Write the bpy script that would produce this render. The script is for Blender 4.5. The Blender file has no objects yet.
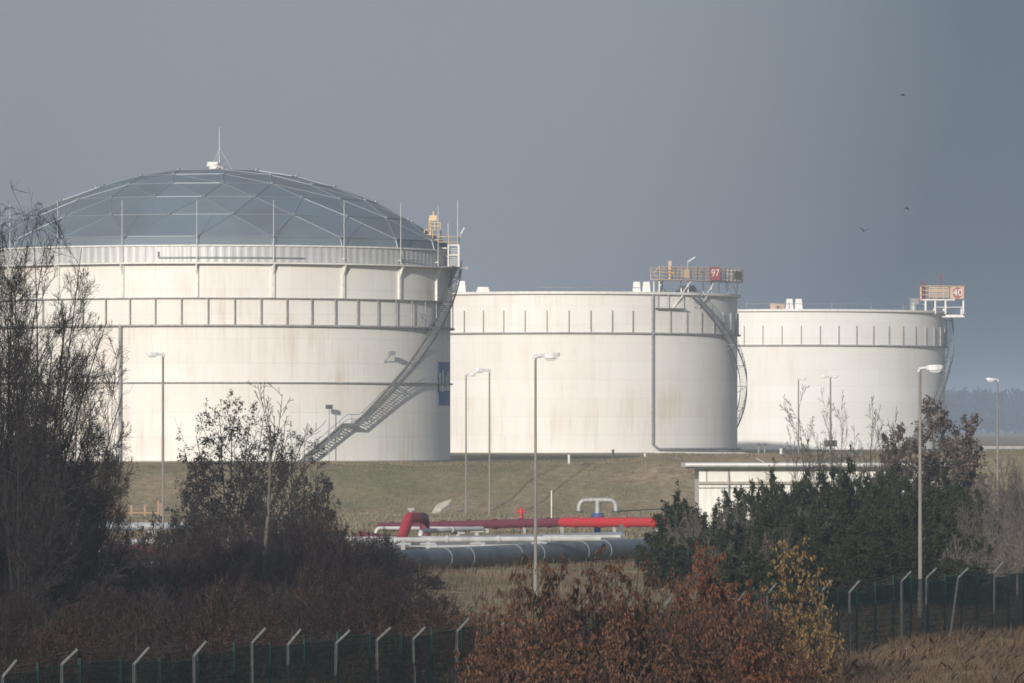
import bpy, math, random
import numpy as np
from math import sin, cos, pi, radians, sqrt, atan2, asin

SC = bpy.context.scene
COL = SC.collection
random.seed(7)
F = 6000.0           # focal length in pixels (1024 px wide frame)
EYE = 8.0            # eye height over the flat ground
HZ = 428.0           # image row of the horizon


def W(px, py, d):
    """world point at distance d along the view axis"""
    return ((px - 512) / F * d, d, EYE + (HZ - py) / F * d)


def XW(px, d):
    return (px - 512) / F * d


def ZW(py, d):
    return EYE + (HZ - py) / F * d


# ------------------------------------------------------------------ terrain
def sstep(a, b, t):
    t = np.clip((np.asarray(t, float) - a) / (b - a), 0, 1)
    return t * t * (3 - 2 * t)


def ground_z(x, y):
    x = np.asarray(x, float); y = np.asarray(y, float)
    z = 4.4 * sstep(555, 581, y + 1.2 * np.sin(x * .13))
    amp = .95 * sstep(7, 15, x) + .4 * sstep(32, 50, x)
    z = z + amp * np.exp(-((y - 584) / 13.0) ** 2)
    n = .10 * np.sin(x * .9 + 1.3 * np.sin(y * .21)) + .08 * np.sin(y * .53 + x * .37) + .05 * np.sin(x * 2.3 + y * 1.1)
    z = z + n * sstep(120, 160, y) * (1 - sstep(592, 604, y))
    return z


def gz(x, y):
    return float(ground_z(x, y))


# ---------------------------------------------------------------- materials
def new_mat(name):
    m = bpy.data.materials.new(name)
    m.use_nodes = True
    nt = m.node_tree
    b = nt.nodes['Principled BSDF']
    return m, nt, b


def rgba(c):
    return (c[0], c[1], c[2], 1)


def mixrgb(nt, fac, a, b, mode='MIX'):
    n = nt.nodes.new('ShaderNodeMix'); n.data_type = 'RGBA'; n.blend_type = mode
    for sock, v in ((n.inputs[0], fac), (n.inputs[6], a), (n.inputs[7], b)):
        if isinstance(v, (int, float)):
            sock.default_value = v
        elif isinstance(v, tuple):
            sock.default_value = rgba(v)
        else:
            nt.links.new(v, sock)
    return n.outputs[2]


def math_node(nt, op, a, b=None, clamp=False):
    n = nt.nodes.new('ShaderNodeMath'); n.operation = op; n.use_clamp = clamp
    for sock, v in ((n.inputs[0], a), (n.inputs[1], b)):
        if v is None:
            continue
        if isinstance(v, (int, float)):
            sock.default_value = v
        else:
            nt.links.new(v, sock)
    return n.outputs[0]


def noise(nt, scale, detail=4, vec=None, rough=.55):
    n = nt.nodes.new('ShaderNodeTexNoise'); n.inputs['Scale'].default_value = scale
    n.inputs['Detail'].default_value = detail; n.inputs['Roughness'].default_value = rough
    if vec is not None:
        nt.links.new(vec, n.inputs['Vector'])
    return n.outputs[0]


def ramp(nt, fac, stops):
    n = nt.nodes.new('ShaderNodeValToRGB')
    e = n.color_ramp.elements
    while len(e) < len(stops):
        e.new(.5)
    for el, (p, c) in zip(e, stops):
        el.position = p; el.color = rgba(c) if len(c) == 3 else c
    nt.links.new(fac, n.inputs[0])
    return n.outputs[0]


def objcoord(nt, scale=None):
    t = nt.nodes.new('ShaderNodeTexCoord').outputs['Object']
    if scale is None:
        return t
    m = nt.nodes.new('ShaderNodeMapping'); m.inputs['Scale'].default_value = scale
    nt.links.new(t, m.inputs[0])
    return m.outputs[0]


def paint(name, c, c2=None, rough=.55, metal=0., scale=1.5, bump=0., stretch=(1, 1, 1)):
    """painted or metal surface with worn patches"""
    m, nt, b = new_mat(name)
    c2 = c2 or tuple(v * .72 for v in c)
    v = objcoord(nt, stretch)
    f = ramp(nt, noise(nt, scale, 6, v, .65), [(.35, (0, 0, 0)), (.72, (1, 1, 1))])
    nt.links.new(mixrgb(nt, f, c, c2), b.inputs['Base Color'])
    b.inputs['Roughness'].default_value = rough
    b.inputs['Metallic'].default_value = metal
    if bump:
        bn = nt.nodes.new('ShaderNodeBump'); bn.inputs['Strength'].default_value = bump
        bn.inputs['Distance'].default_value = .02
        nt.links.new(noise(nt, scale * 8, 4, v), bn.inputs['Height'])
        nt.links.new(bn.outputs[0], b.inputs['Normal'])
    return m


def leafy(name, cols, rough=.75, patch=None, trans=0.0):
    """every leaf, blade or twig picks its own tone"""
    m, nt, b = new_mat(name)
    g = nt.nodes.new('ShaderNodeNewGeometry').outputs['Random Per Island']
    n = len(cols)
    c = ramp(nt, g, [(i / max(1, n - 1), cols[i]) for i in range(n)])
    if patch:
        pos = nt.nodes.new('ShaderNodeNewGeometry').outputs['Position']
        f = ramp(nt, noise(nt, patch[1], 3, pos), [(.42, (0, 0, 0)), (.62, (1, 1, 1))])
        c = mixrgb(nt, f, c, mixrgb(nt, .65, c, patch[0]))
    oi = nt.nodes.new('ShaderNodeObjectInfo').outputs['Random']
    k = math_node(nt, 'ADD', .74, math_node(nt, 'MULTIPLY', oi, .52))
    c = mixrgb(nt, 1., c, k, 'MULTIPLY')
    nt.links.new(c, b.inputs['Base Color'])
    b.inputs['Roughness'].default_value = rough
    b.inputs['Specular IOR Level'].default_value = .15
    if trans:
        out = nt.nodes['Material Output']
        t = nt.nodes.new('ShaderNodeBsdfTranslucent'); nt.links.new(c, t.inputs[0])
        mx = nt.nodes.new('ShaderNodeMixShader'); mx.inputs[0].default_value = trans
        nt.links.new(b.outputs[0], mx.inputs[1]); nt.links.new(t.outputs[0], mx.inputs[2])
        nt.links.new(mx.outputs[0], out.inputs[0])
    return m


def tank_paint(name, R, rust=.5, seed=0., tone=(.78, .76, .715)):
    """cream tank paint: plates, weld seams, vertical rust and dirt runs"""
    m, nt, b = new_mat(name)
    co = objcoord(nt)
    sp = nt.nodes.new('ShaderNodeSeparateXYZ'); nt.links.new(co, sp.inputs[0])
    ang = math_node(nt, 'ARCTAN2', sp.outputs[0], math_node(nt, 'MULTIPLY', sp.outputs[1], -1.))
    arc = math_node(nt, 'MULTIPLY', ang, R)
    cb = nt.nodes.new('ShaderNodeCombineXYZ')
    nt.links.new(arc, cb.inputs[0]); nt.links.new(sp.outputs[2], cb.inputs[1]); cb.inputs[2].default_value = seed
    uv = cb.outputs[0]
    br = nt.nodes.new('ShaderNodeTexBrick')
    br.inputs['Scale'].default_value = 1.; br.inputs['Brick Width'].default_value = 9.4
    br.inputs['Row Height'].default_value = 2.62; br.inputs['Mortar Size'].default_value = .04
    br.inputs['Color1'].default_value = rgba(tone)
    br.inputs['Color2'].default_value = rgba(tuple(v * k for v, k in zip(tone, (.96, .945, .925))))
    br.inputs['Mortar'].default_value = rgba(tuple(v * .88 for v in tone))
    nt.links.new(uv, br.inputs['Vector'])
    mp = nt.nodes.new('ShaderNodeMapping'); mp.inputs['Scale'].default_value = (.55, .05, 1); nt.links.new(uv, mp.inputs[0])
    st = ramp(nt, noise(nt, 1., 7, mp.outputs[0], .7), [(.47, (0, 0, 0)), (.75, (1, 1, 1))])
    mp2 = nt.nodes.new('ShaderNodeMapping'); mp2.inputs['Scale'].default_value = (.06, .09, 1); nt.links.new(uv, mp2.inputs[0])
    big = ramp(nt, noise(nt, 1., 4, mp2.outputs[0], .6), [(.42, (0, 0, 0)), (.66, (1, 1, 1))])
    f = math_node(nt, 'MULTIPLY', math_node(nt, 'MULTIPLY', st, big), rust, True)
    c = mixrgb(nt, f, br.outputs[0], (.52, .37, .24))
    mp3 = nt.nodes.new('ShaderNodeMapping'); mp3.inputs['Scale'].default_value = (2.6, .12, 1); nt.links.new(uv, mp3.inputs[0])
    fine = ramp(nt, noise(nt, 1., 5, mp3.outputs[0], .6), [(.56, (0, 0, 0)), (.8, (1, 1, 1))])
    c = mixrgb(nt, math_node(nt, 'MULTIPLY', fine, .34 * rust), c, (.40, .33, .26))
    c = mixrgb(nt, math_node(nt, 'MULTIPLY', big, .10), c, (.62, .56, .46))
    nt.links.new(c, b.inputs['Base Color'])
    b.inputs['Roughness'].default_value = .5
    b.inputs['Specular IOR Level'].default_value = .3
    bn = nt.nodes.new('ShaderNodeBump'); bn.inputs['Strength'].default_value = .25; bn.inputs['Distance'].default_value = .05
    mp4 = nt.nodes.new('ShaderNodeMapping'); mp4.inputs['Scale'].default_value = (.12, .25, 1); nt.links.new(uv, mp4.inputs[0])
    nt.links.new(noise(nt, 1., 3, mp4.outputs[0]), bn.inputs['Height'])
    nt.links.new(bn.outputs[0], b.inputs['Normal'])
    return m


M = {}
M['shell_a'] = tank_paint('worn cream tank paint', 25.8, 1.1, 0.)
M['shell_b'] = tank_paint('cream tank paint', 25.8, .8, 11.)
M['shell_c'] = tank_paint('pale tank paint', 25.8, .4, 23., (.78, .77, .735))
M['white'] = paint('white painted steel', (.78, .77, .73), (.6, .57, .5), .5)
M['clad'] = paint('corrugated aluminium skirt', (.55, .55, .53), (.42, .42, .41), .5, .2, .8, 0, (3, 3, .3))
M['steel'] = paint('galvanised steel', (.36, .365, .37), (.22, .215, .21), .55, .3)
M['pole'] = paint('weathered lamp pole', (.25, .225, .195), (.16, .145, .13), .75, .0, 3, 0, (4, 4, .4))
M['lamp'] = paint('lamp housing', (.62, .62, .62), (.45, .45, .45), .4)
M['glass'] = paint('lamp glass', (.55, .56, .53), (.4, .4, .36), .2)
M['stair'] = paint('weathered stair steel', (.22, .225, .225), (.14, .14, .135), .6, .1)
M['dark'] = paint('dark steel', (.1, .1, .1), (.05, .05, .05), .6)
M['girder'] = paint('grimy girder steel', (.40, .39, .37), (.2, .18, .16), .6, .0, 2.)
M['dome'] = None
M['strut'] = paint('aluminium dome batten', (.26, .30, .33), (.20, .235, .26), .4, .2, .3)
M['orange'] = paint('orange railing paint', (.74, .53, .29), (.6, .43, .27), .6)
M['yellow'] = paint('yellow railing paint', (.75, .56, .28), (.62, .48, .28), .6)
M['peach'] = paint('faded orange board', (.56, .40, .27), (.48, .37, .28), .65)
M['red'] = paint('red pipe paint', (.54, .022, .033), (.40, .05, .055), .6, 0, 1.4)
M['maroon'] = paint('maroon for faded paint and arch shade', (.17, .035, .055), (.12, .03, .045), .6, 0, .6)  # faded paint on the pipeline; on the red arch it is painted-in shade
M['signred'] = paint('sign red', (.34, .075, .085), (.3, .09, .09), .6)
M['signblue'] = paint('sign blue', (.05, .12, .25), (.07, .14, .24), .5, 0, .5)
M['flange'] = paint('blue flange paint', (.03, .09, .28), None, .5)
M['silver'] = paint('pipe insulation sheet', (.42, .42, .41), (.27, .27, .265), .5, .25, 1.5)
M['pipe_white'] = paint('dull white pipe', (.6, .6, .58), (.36, .36, .35), .5, 0, 1.)
M['pipe_grey'] = paint('grey pipe lagging', (.16, .185, .2), (.09, .105, .115), .5, .1, .9)
M['pipe_light'] = paint('pale grey pipe lagging', (.42, .44, .45), (.28, .3, .31), .5, .1, .9)
M['green'] = paint('dark green fence coating', (.006, .038, .028), (.004, .026, .02), .9)
M['galv'] = paint('weathered fence post', (.06, .066, .064), (.03, .036, .034), .85, 0, 3)
M['galv_arm'] = paint('galvanised fence arm', (.14, .15, .15), (.08, .085, .085), .8, .0, 3)
M['wall'] = paint('white rendered wall', (.8, .79, .74), (.60, .575, .50), .8, 0, .9, 0, (1, 1, .2))
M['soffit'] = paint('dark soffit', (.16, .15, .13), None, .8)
M['concrete'] = paint('pale concrete', (.42, .39, .33), (.3, .27, .22), .9, 0, 3, .3)
M['wood'] = paint('bare timber', (.42, .27, .15), (.3, .2, .12), .8, 0, 4)
M['bird'] = paint('dark plumage', (.05, .05, .055), None, .8)
M['bark_dark'] = leafy('dark bark', [(.022, .019, .017), (.042, .036, .032), (.030, .026, .023)], .9)
M['bark_pale'] = leafy('pale bark', [(.17, .15, .12), (.11, .095, .075), (.14, .125, .10)], .9)
M['twig_dark'] = leafy('dark twigs', [(.022, .018, .017), (.035, .029, .026), (.026, .021, .02), (.06, .048, .042), (.03, .025, .023)], .9)
M['twig_brown'] = leafy('purplish brown twigs', [(.014, .008, .007), (.026, .014, .012), (.018, .010, .009), (.045, .026, .021), (.016, .010, .009), (.12, .08, .062), (.03, .017, .014)], .9)
M['twig_grey'] = leafy('grey brown twigs', [(.13, .11, .095), (.08, .068, .06), (.2, .175, .15), (.10, .075, .065)], .9)
M['alder'] = leafy('withered alder leaves', [(.028, .025, .022), (.05, .042, .035), (.036, .032, .027)], .9)
M['russet'] = leafy('dry russet leaves', [(.07, .039, .028), (.14, .064, .036), (.20, .088, .044), (.11, .064, .043), (.04, .028, .024), (.17, .105, .066), (.09, .045, .03)], .8, None, .15)
M['russet_red'] = leafy('rusty red leaves', [(.15, .055, .028), (.21, .08, .037), (.10, .043, .026), (.18, .088, .048)], .8, None, .15)
M['ochre'] = leafy('yellow ochre leaves', [(.24, .155, .06), (.19, .12, .05), (.30, .20, .085), (.13, .09, .045)], .8, None, .15)
M['oak'] = leafy('withered brown leaves', [(.12, .09, .072), (.15, .11, .085), (.085, .068, .058), (.11, .08, .068)], .85)
M['evergreen'] = leafy('dark evergreen needles', [(.014, .020, .008), (.024, .032, .012), (.034, .042, .015), (.018, .026, .011), (.05, .055, .022)], .7)
M['bank_grass'] = leafy('winter grass', [(.27, .21, .145), (.24, .19, .125), (.29, .23, .16), (.21, .175, .115), (.23, .175, .125)], .9, ((.15, .145, .075), .07))
M['dry_grass'] = leafy('dry tan grass', [(.20, .13, .08), (.13, .085, .052), (.28, .195, .12), (.07, .05, .036), (.17, .12, .075), (.045, .032, .025)], .9, ((.09, .06, .045), .3))
M['woods'] = leafy('far bare woodland', [(.03, .035, .04), (.04, .042, .045), (.028, .034, .04)], .95)


M['dome'] = leafy('aluminium dome sheet', [(.125, .162, .192), (.14, .176, .205), (.118, .152, .182), (.15, .182, .208), (.13, .168, .20)], .5, ((.11, .125, .135), .12))


def ground_mat():
    m, nt, b = new_mat('rough winter ground')
    co = objcoord(nt)
    a = noise(nt, .05, 6, co, .6); d = noise(nt, .9, 6, co, .7)
    c = ramp(nt, d, [(.3, (.20, .15, .095)), (.5, (.32, .25, .16)), (.7, (.42, .33, .22))])
    f = ramp(nt, a, [(.42, (0, 0, 0)), (.6, (1, 1, 1))])
    g = ramp(nt, d, [(.3, (.16, .15, .08)), (.7, (.26, .235, .13))])
    nt.links.new(mixrgb(nt, f, c, g), b.inputs['Base Color'])
    b.inputs['Roughness'].default_value = .95
    b.inputs['Specular IOR Level'].default_value = .1
    bn = nt.nodes.new('ShaderNodeBump'); bn.inputs['Strength'].default_value = .8; bn.inputs['Distance'].default_value = .25
    nt.links.new(d, bn.inputs['Height']); nt.links.new(bn.outputs[0], b.inputs['Normal'])
    return m


M['ground'] = ground_mat()


# ------------------------------------------------------------ object helpers
def tag(o, label=None, cat=None, group=None, kind=None):
    if label: o['label'] = label
    if cat: o['category'] = cat
    if group: o['group'] = group
    if kind: o['kind'] = kind
    return o


def thing(name, loc, label, cat, group=None, rz=0.):
    o = bpy.data.objects.new(name, None); COL.objects.link(o)
    o.empty_display_size = .3
    o.location = loc; o.rotation_euler = (0, 0, rz)
    return tag(o, label, cat, group)


def link_mesh(name, me, mat, parent=None, loc=(0, 0, 0), rot=(0, 0, 0)):
    if mat is not None and not me.materials:
        me.materials.append(mat)
    o = bpy.data.objects.new(name, me); COL.objects.link(o)
    o.location = loc; o.rotation_euler = rot
    if parent: o.parent = parent
    return o


def copy_tree(o, parent=None):
    c = o.copy(); COL.objects.link(c)
    if parent: c.parent = parent
    for ch in list(o.children):
        copy_tree(ch, c)
    return c


def np_mesh(name, V, Q, smooth=False):
    """mesh from vertex array and an (n,k) index array"""
    me = bpy.data.meshes.new(name)
    V = np.asarray(V, np.float32); Q = np.asarray(Q, np.int32)
    n, k = Q.shape
    me.vertices.add(len(V)); me.vertices.foreach_set('co', V.ravel())
    me.loops.add(n * k); me.loops.foreach_set('vertex_index', Q.ravel())
    me.polygons.add(n)
    me.polygons.foreach_set('loop_start', np.arange(0, n * k, k, dtype=np.int32))
    me.polygons.foreach_set('loop_total', np.full(n, k, dtype=np.int32))
    if smooth:
        me.polygons.foreach_set('use_smooth', np.ones(n, dtype=bool))
    me.update(calc_edges=True)
    return me


class MB:
    """collects shapes of one part, in world or local coordinates"""
    def __init__(s):
        s.v = []; s.f = []; s.sm = []

    def add(s, vs, fs, smooth=False):
        b = len(s.v)
        s.v.extend([tuple(float(c) for c in p) for p in vs])
        s.f.extend([tuple(b + i for i in f) for f in fs]); s.sm.extend([smooth] * len(fs))
        return s

    def box(s, x0, x1, y0, y1, z0, z1):
        vs = [(x, y, z) for z in (z0, z1) for y in (y0, y1) for x in (x0, x1)]
        return s.add(vs, [(0, 2, 3, 1), (4, 5, 7, 6), (0, 1, 5, 4), (2, 6, 7, 3), (0, 4, 6, 2), (1, 3, 7, 5)])

    def obox(s, c, ax, hx, hy, hz):
        """box at c turned by angle ax round z"""
        ca, sa = cos(ax), sin(ax)
        vs = []
        for z in (-hz, hz):
            for y in (-hy, hy):
                for x in (-hx, hx):
                    vs.append((c[0] + x * ca - y * sa, c[1] + x * sa + y * ca, c[2] + z))
        return s.add(vs, [(0, 2, 3, 1), (4, 5, 7, 6), (0, 1, 5, 4), (2, 6, 7, 3), (0, 4, 6, 2), (1, 3, 7, 5)])

    def tube(s, pts, r, n=8, caps=True, smooth=True):
        P = [np.array(p, float) for p in pts]
        rs = r if isinstance(r, (list, tuple)) else [r] * len(P)
        T = []
        for i in range(len(P)):
            a = P[max(0, i - 1)]; b = P[min(len(P) - 1, i + 1)]
            t = b - a; T.append(t / (np.linalg.norm(t) + 1e-9))
        ref = np.array((0, 0, 1.)) if abs(T[0][2]) < .9 else np.array((1., 0, 0))
        u = np.cross(T[0], ref); u /= np.linalg.norm(u)
        vs = []
        for i, p in enumerate(P):
            u = u - T[i] * np.dot(u, T[i]); u /= np.linalg.norm(u) + 1e-9
            w = np.cross(T[i], u)
            for k in range(n):
                a = 2 * pi * k / n
                vs.append(p + rs[i] * (u * cos(a) + w * sin(a)))
        fs = []
        for i in range(len(P) - 1):
            for k in range(n):
                k2 = (k + 1) % n
                fs.append((i * n + k, i * n + k2, (i + 1) * n + k2, (i + 1) * n + k))
        s.add(vs, fs, smooth)
        if caps:
            s.add(vs[:n], [tuple(range(n - 1, -1, -1))]); s.add(vs[-n:], [tuple(range(n))])
        return s

    def bar(s, a, b, w, h=None):
        """rectangular bar from a to b"""
        h = h or w
        A = np.array(a, float); B = np.array(b, float); t = (B - A); t /= np.linalg.norm(t)
        ref = np.array((0, 0, 1.)) if abs(t[2]) < .95 else np.array((0, 1., 0))
        u = np.cross(t, ref); u /= np.linalg.norm(u); v = np.cross(u, t)
        vs = [p + u * i * w / 2 + v * j * h / 2 for p in (A, B) for (i, j) in ((-1, -1), (1, -1), (1, 1), (-1, 1))]
        return s.add(vs, [(3, 2, 1, 0), (4, 5, 6, 7), (0, 1, 5, 4), (1, 2, 6, 5), (2, 3, 7, 6), (3, 0, 4, 7)])

    def ring(s, c, prof, n, a0=0., a1=2 * pi, smooth=False):
        """sweep a closed (r, z) profile round z; angle 0 faces the camera (-y), + to +x"""
        full = abs(a1 - a0 - 2 * pi) < 1e-6
        m = n if full else n + 1
        k = len(prof); vs = []
        for i in range(m):
            a = a0 + (a1 - a0) * i / n
            for r, z in prof:
                vs.append((c[0] + r * sin(a), c[1] - r * cos(a), c[2] + z))
        fs = []
        for i in range(n):
            j = (i + 1) % m
            for q in range(k):
                q2 = (q + 1) % k
                fs.append((i * k + q, j * k + q, j * k + q2, i * k + q2))
        s.add(vs, fs, smooth)
        if not full:
            s.add(vs[:k], [tuple(range(k))]); s.add(vs[-k:], [tuple(range(k - 1, -1, -1))])
        return s

    def build(s, name, mat, parent=None, origin=(0, 0, 0)):
        me = bpy.data.meshes.new(name)
        o = origin
        me.from_pydata([(p[0] - o[0], p[1] - o[1], p[2] - o[2]) for p in s.v], [], s.f)
        me.polygons.foreach_set('use_smooth', s.sm)
        me.update()
        return link_mesh(name, me, mat, parent)


def rect(r0, r1, z0, z1):
    return [(r0, z0), (r1, z0), (r1, z1), (r0, z1)]


def elbow(p0, p1, p2, rad, n=6):
    """rounded corner points at p1"""
    p0, p1, p2 = (np.array(p, float) for p in (p0, p1, p2))
    a = p0 - p1; a /= np.linalg.norm(a); b = p2 - p1; b /= np.linalg.norm(b)
    A = p1 + a * rad; B = p1 + b * rad
    return [tuple((1 - t) ** 2 * A + 2 * t * (1 - t) * p1 + t * t * B) for t in [i / n for i in range(n + 1)]]


def route(pts, rad):
    out = [tuple(pts[0])]
    for i in range(1, len(pts) - 1):
        out += elbow(pts[i - 1], pts[i], pts[i + 1], rad)
    out.append(tuple(pts[-1]))
    return out


# --------------------------------------------------------------------- camera
cam = bpy.data.cameras.new('camera'); cam.sensor_width = 36; cam.lens = F * 36 / 1024
cam.clip_start = 1; cam.clip_end = 30000
co = bpy.data.objects.new('camera', cam); COL.objects.link(co)
co.location = (0, 0, EYE); co.rotation_euler = (pi / 2 + math.atan((HZ - 341.5) / F), 0, 0)
SC.camera = co

# ---------------------------------------------------------------- sun and sky
AZ, EL = radians(18), radians(15)
sun = bpy.data.lights.new('sun', 'SUN'); sun.energy = 3.75; sun.angle = radians(.6); sun.color = (1., .935, .845)
so = bpy.data.objects.new('sun', sun); COL.objects.link(so)
so.rotation_euler = (pi / 2 - EL, 0, -AZ)      # shines from behind the left shoulder
so.location = (-60, -100, 80)

w = bpy.data.worlds.new('World'); SC.world = w; w.use_nodes = True
nt = w.node_tree; bg = nt.nodes['Background']; out = nt.nodes['World Output']
sky = nt.nodes.new('ShaderNodeTexSky'); sky.sky_type = 'NISHITA'; sky.sun_disc = False
sky.sun_elevation = EL; sky.sun_rotation = pi + AZ; sky.air_density = 1.; sky.dust_density = 2.; sky.ozone_density = 1.
tc = nt.nodes.new('ShaderNodeTexCoord').outputs['Generated']
sp = nt.nodes.new('ShaderNodeSeparateXYZ'); nt.links.new(tc, sp.inputs[0])
# a grey cloud deck, slate blue and heavier low and to the right
t = math_node(nt, 'ADD', math_node(nt, 'MULTIPLY', sp.outputs[0], 3.6), math_node(nt, 'MULTIPLY', sp.outputs[2], -4.2))
t = math_node(nt, 'ADD', t, math_node(nt, 'MULTIPLY', noise(nt, 5., 5, tc, .5), .55))
dz = math_node(nt, 'SUBTRACT', sp.outputs[2], .042)
r2 = math_node(nt, 'MULTIPLY', math_node(nt, 'ADD', math_node(nt, 'MULTIPLY', sp.outputs[0], sp.outputs[0]), math_node(nt, 'MULTIPLY', dz, dz)), 58.)
t = math_node(nt, 'ADD', t, math_node(nt, 'MINIMUM', r2, .38))
cl = ramp(nt, math_node(nt, 'ADD', t, .15), [(.1, (2.85, 3.0, 3.45)), (.4, (2.28, 2.55, 3.08)), (.8, (.95, 1.3, 1.85))])
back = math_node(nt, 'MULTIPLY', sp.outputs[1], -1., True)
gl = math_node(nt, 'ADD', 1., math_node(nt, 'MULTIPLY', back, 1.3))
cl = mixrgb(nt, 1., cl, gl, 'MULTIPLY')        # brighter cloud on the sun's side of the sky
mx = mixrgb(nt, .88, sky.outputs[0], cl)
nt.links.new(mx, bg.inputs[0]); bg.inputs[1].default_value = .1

# --------------------------------------------------------------------- ground
def axis(parts):
    a = []
    for lo, hi, n in parts:
        a += list(np.linspace(lo, hi, n, endpoint=False))
    return np.array(a + [parts[-1][1]])


gx = axis([(-3800, -400, 8), (-400, -90, 20), (-90, 100, 200), (100, 400, 20), (400, 3800, 8)])
gy = axis([(-150, 100, 6), (100, 540, 150), (540, 610, 90), (610, 1100, 40), (1100, 5800, 14)])
GX, GY = np.meshgrid(gx, gy)
V = np.stack([GX, GY, ground_z(GX, GY)], -1).reshape(-1, 3)
ny, nx = GX.shape
I = np.arange(ny * nx).reshape(ny, nx)
Q = np.stack([I[:-1, :-1], I[:-1, 1:], I[1:, 1:], I[1:, :-1]], -1).reshape(-1, 4)
tag(link_mesh('ground', np_mesh('ground', V, Q, True), M['ground']), kind='structure')


# -------------------------------------------------------------- storage tanks
def P(c, r, phi, z):
    return (c[0] + r * sin(phi), c[1] - r * cos(phi), z)


def railing(mb, pts, h, r=.035, posts=True, rails=2, step=1.5):
    """posts and rails over a polyline of floor points"""
    for k in range(rails):
        zz = h * (k + 1) / rails
        mb.tube([(p[0], p[1], p[2] + zz) for p in pts], r, 5)
    if posts:
        for a, b in zip(pts[:-1], pts[1:]):
            a = np.array(a); b = np.array(b); L = np.linalg.norm(b - a); n = max(1, int(round(L / step)))
            for i in range(n + 1):
                p = a + (b - a) * i / n
                mb.tube([p, p + np.array((0, 0, h))], r, 5)


def spiral_stair(root, c, R, phi0, phi1, z0, z1, landing=None, steel='stair'):
    """steel stair winding round the shell, with treads, stringers and a handrail"""
    w = 1.0; r0 = R + .4; r1 = r0 + w
    n = int(abs(z1 - z0) / .21)
    mb = MB(); hr = MB()
    def at(t):
        # height profile with a short level landing
        if landing:
            la, lb = landing
            g = t if t < la else (la if t < lb else t - (lb - la))
            g /= 1 - (lb - la)
        else:
            g = t
        return phi0 + (phi1 - phi0) * t, z0 + (z1 - z0) * g
    sgn = 1 if phi1 > phi0 else -1
    for i in range(n):
        ph, z = at((i + .5) / n)
        d = .26 / R / 2 * sgn
        q = [P(c, r0, ph - d, z), P(c, r1, ph - d, z), P(c, r1, ph + d, z), P(c, r0, ph + d, z)]
        mb.add(q + [(p[0], p[1], p[2] - .045) for p in q], [(0, 1, 2, 3), (7, 6, 5, 4), (0, 4, 5, 1), (1, 5, 6, 2), (2, 6, 7, 3), (3, 7, 4, 0)])
    for rr in (r0, r1):
        prev = None
        for i in range(61):
            ph, z = at(i / 60)
            cur = P(c, rr, ph, z - .05)
            if prev: mb.bar(prev, cur, .06, .32)
            prev = cur
    top = []; mid = []
    for i in range(61):
        ph, z = at(i / 60)
        top.append(P(c, r1, ph, z + 1.05)); mid.append(P(c, r1, ph, z + .55))
    hr.tube(top, .035, 5); hr.tube(mid, .03, 5)
    for i in range(0, 61, 3):
        ph, z = at(i / 60)
        hr.tube([P(c, r1, ph, z - .05), P(c, r1, ph, z + 1.05)], .03, 5)
    for i in range(2, 60, 8):     # brackets back to the shell
        ph, z = at(i / 60)
        mb.bar(P(c, R, ph, z - 1.), P(c, r1, ph, z - .15), .07)
        mb.bar(P(c, R, ph, z - .15), P(c, r1, ph, z - .15), .07)
    st = mb.build('staircase', M[steel], root, c)
    hr.build('handrail', M[steel], st, c)
    return st


def shell(root, c, R, z0, z1, mat):
    mb = MB(); n = 240
    vs = []; zs = [z0 - .6, z0 + .35, z1]
    for z in zs:
        for i in range(n):
            vs.append(P(c, R, 2 * pi * i / n, z))
    fs = [(k * n + i, k * n + (i + 1) % n, (k + 1) * n + (i + 1) % n, (k + 1) * n + i) for k in range(2) for i in range(n)]
    mb.add(vs, fs, True)
    MB().ring((c[0], c[1], 0), rect(R + .01, R + .55, z0 - .7, z0 + .12), 160).build('footing', M['concrete'], root, c)
    return mb.build('shell', mat, root, c)


Z0 = 4.4
R = 25.8


def dup_ring(root, proto, count, phase, lim):
    """copies of a part turned round the tank axis, on the side towards the viewer"""
    first = True
    for k in range(-count, count):
        a = phase + 2 * pi * k / count
        if abs(a) > lim or k >= count / 2 + 1 or k < -count / 2 - 1:
            continue
        o = proto if first else proto.copy()
        if not first:
            COL.objects.link(o); o.parent = root
        o.rotation_euler = (0, 0, a)
        first = False


def floodlight(loc, aim, label, h=1.2):
    t = thing('floodlight', loc, label, 'floodlight')
    MB().tube([(0, 0, 0), (0, 0, h)], .045, 6).build('post', M['steel'], t)
    MB().obox((0, 0, h + .22), aim, .34, .2, .22).build('lamp_head', M['dark'], t)
    return t


# tank one: dome roofed, nearest
C1 = (XW(216.5, 662), 662.0, 0.)
T1 = thing('storage_tank', (C1[0], C1[1], Z0), 'largest cream storage tank with blue grey faceted dome roof', 'storage tank', 'oil storage tanks on the bank')
o1 = (C1[0], C1[1], Z0)
shell(T1, o1, R, 0 + Z0, 25.5, M['shell_a'])
mb = MB(); n = 720; vs = []
for z in (25.55, 27.3):
    for i in range(n):
        vs.append(P(C1, R - .12 + (.018 if i % 4 < 2 else -.018), 2 * pi * i / n, z))
mb.add(vs, [(i, (i + 1) % n, n + (i + 1) % n, n + i) for i in range(n)])
sk = mb.build('roof_skirt', M['clad'], T1, o1)
MB().ring(C1, rect(R - .16, R + .06, 27.3, 27.45), 180).build('rim_capping', M['white'], sk, o1)
MB().ring(C1, rect(R + .004, R + .8, 25.42, 25.56) , 180).build('top_flange', M['white'], T1, o1)
MB().ring(C1, rect(R + .003, R + .38, 21.74, 21.84), 180).build('wind_girder', M['girder'], T1, o1)
MB().ring(C1, rect(R + .003, R + .48, 18.8, 18.98), 180).build('wind_girder', M['girder'], T1, o1)
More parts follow.
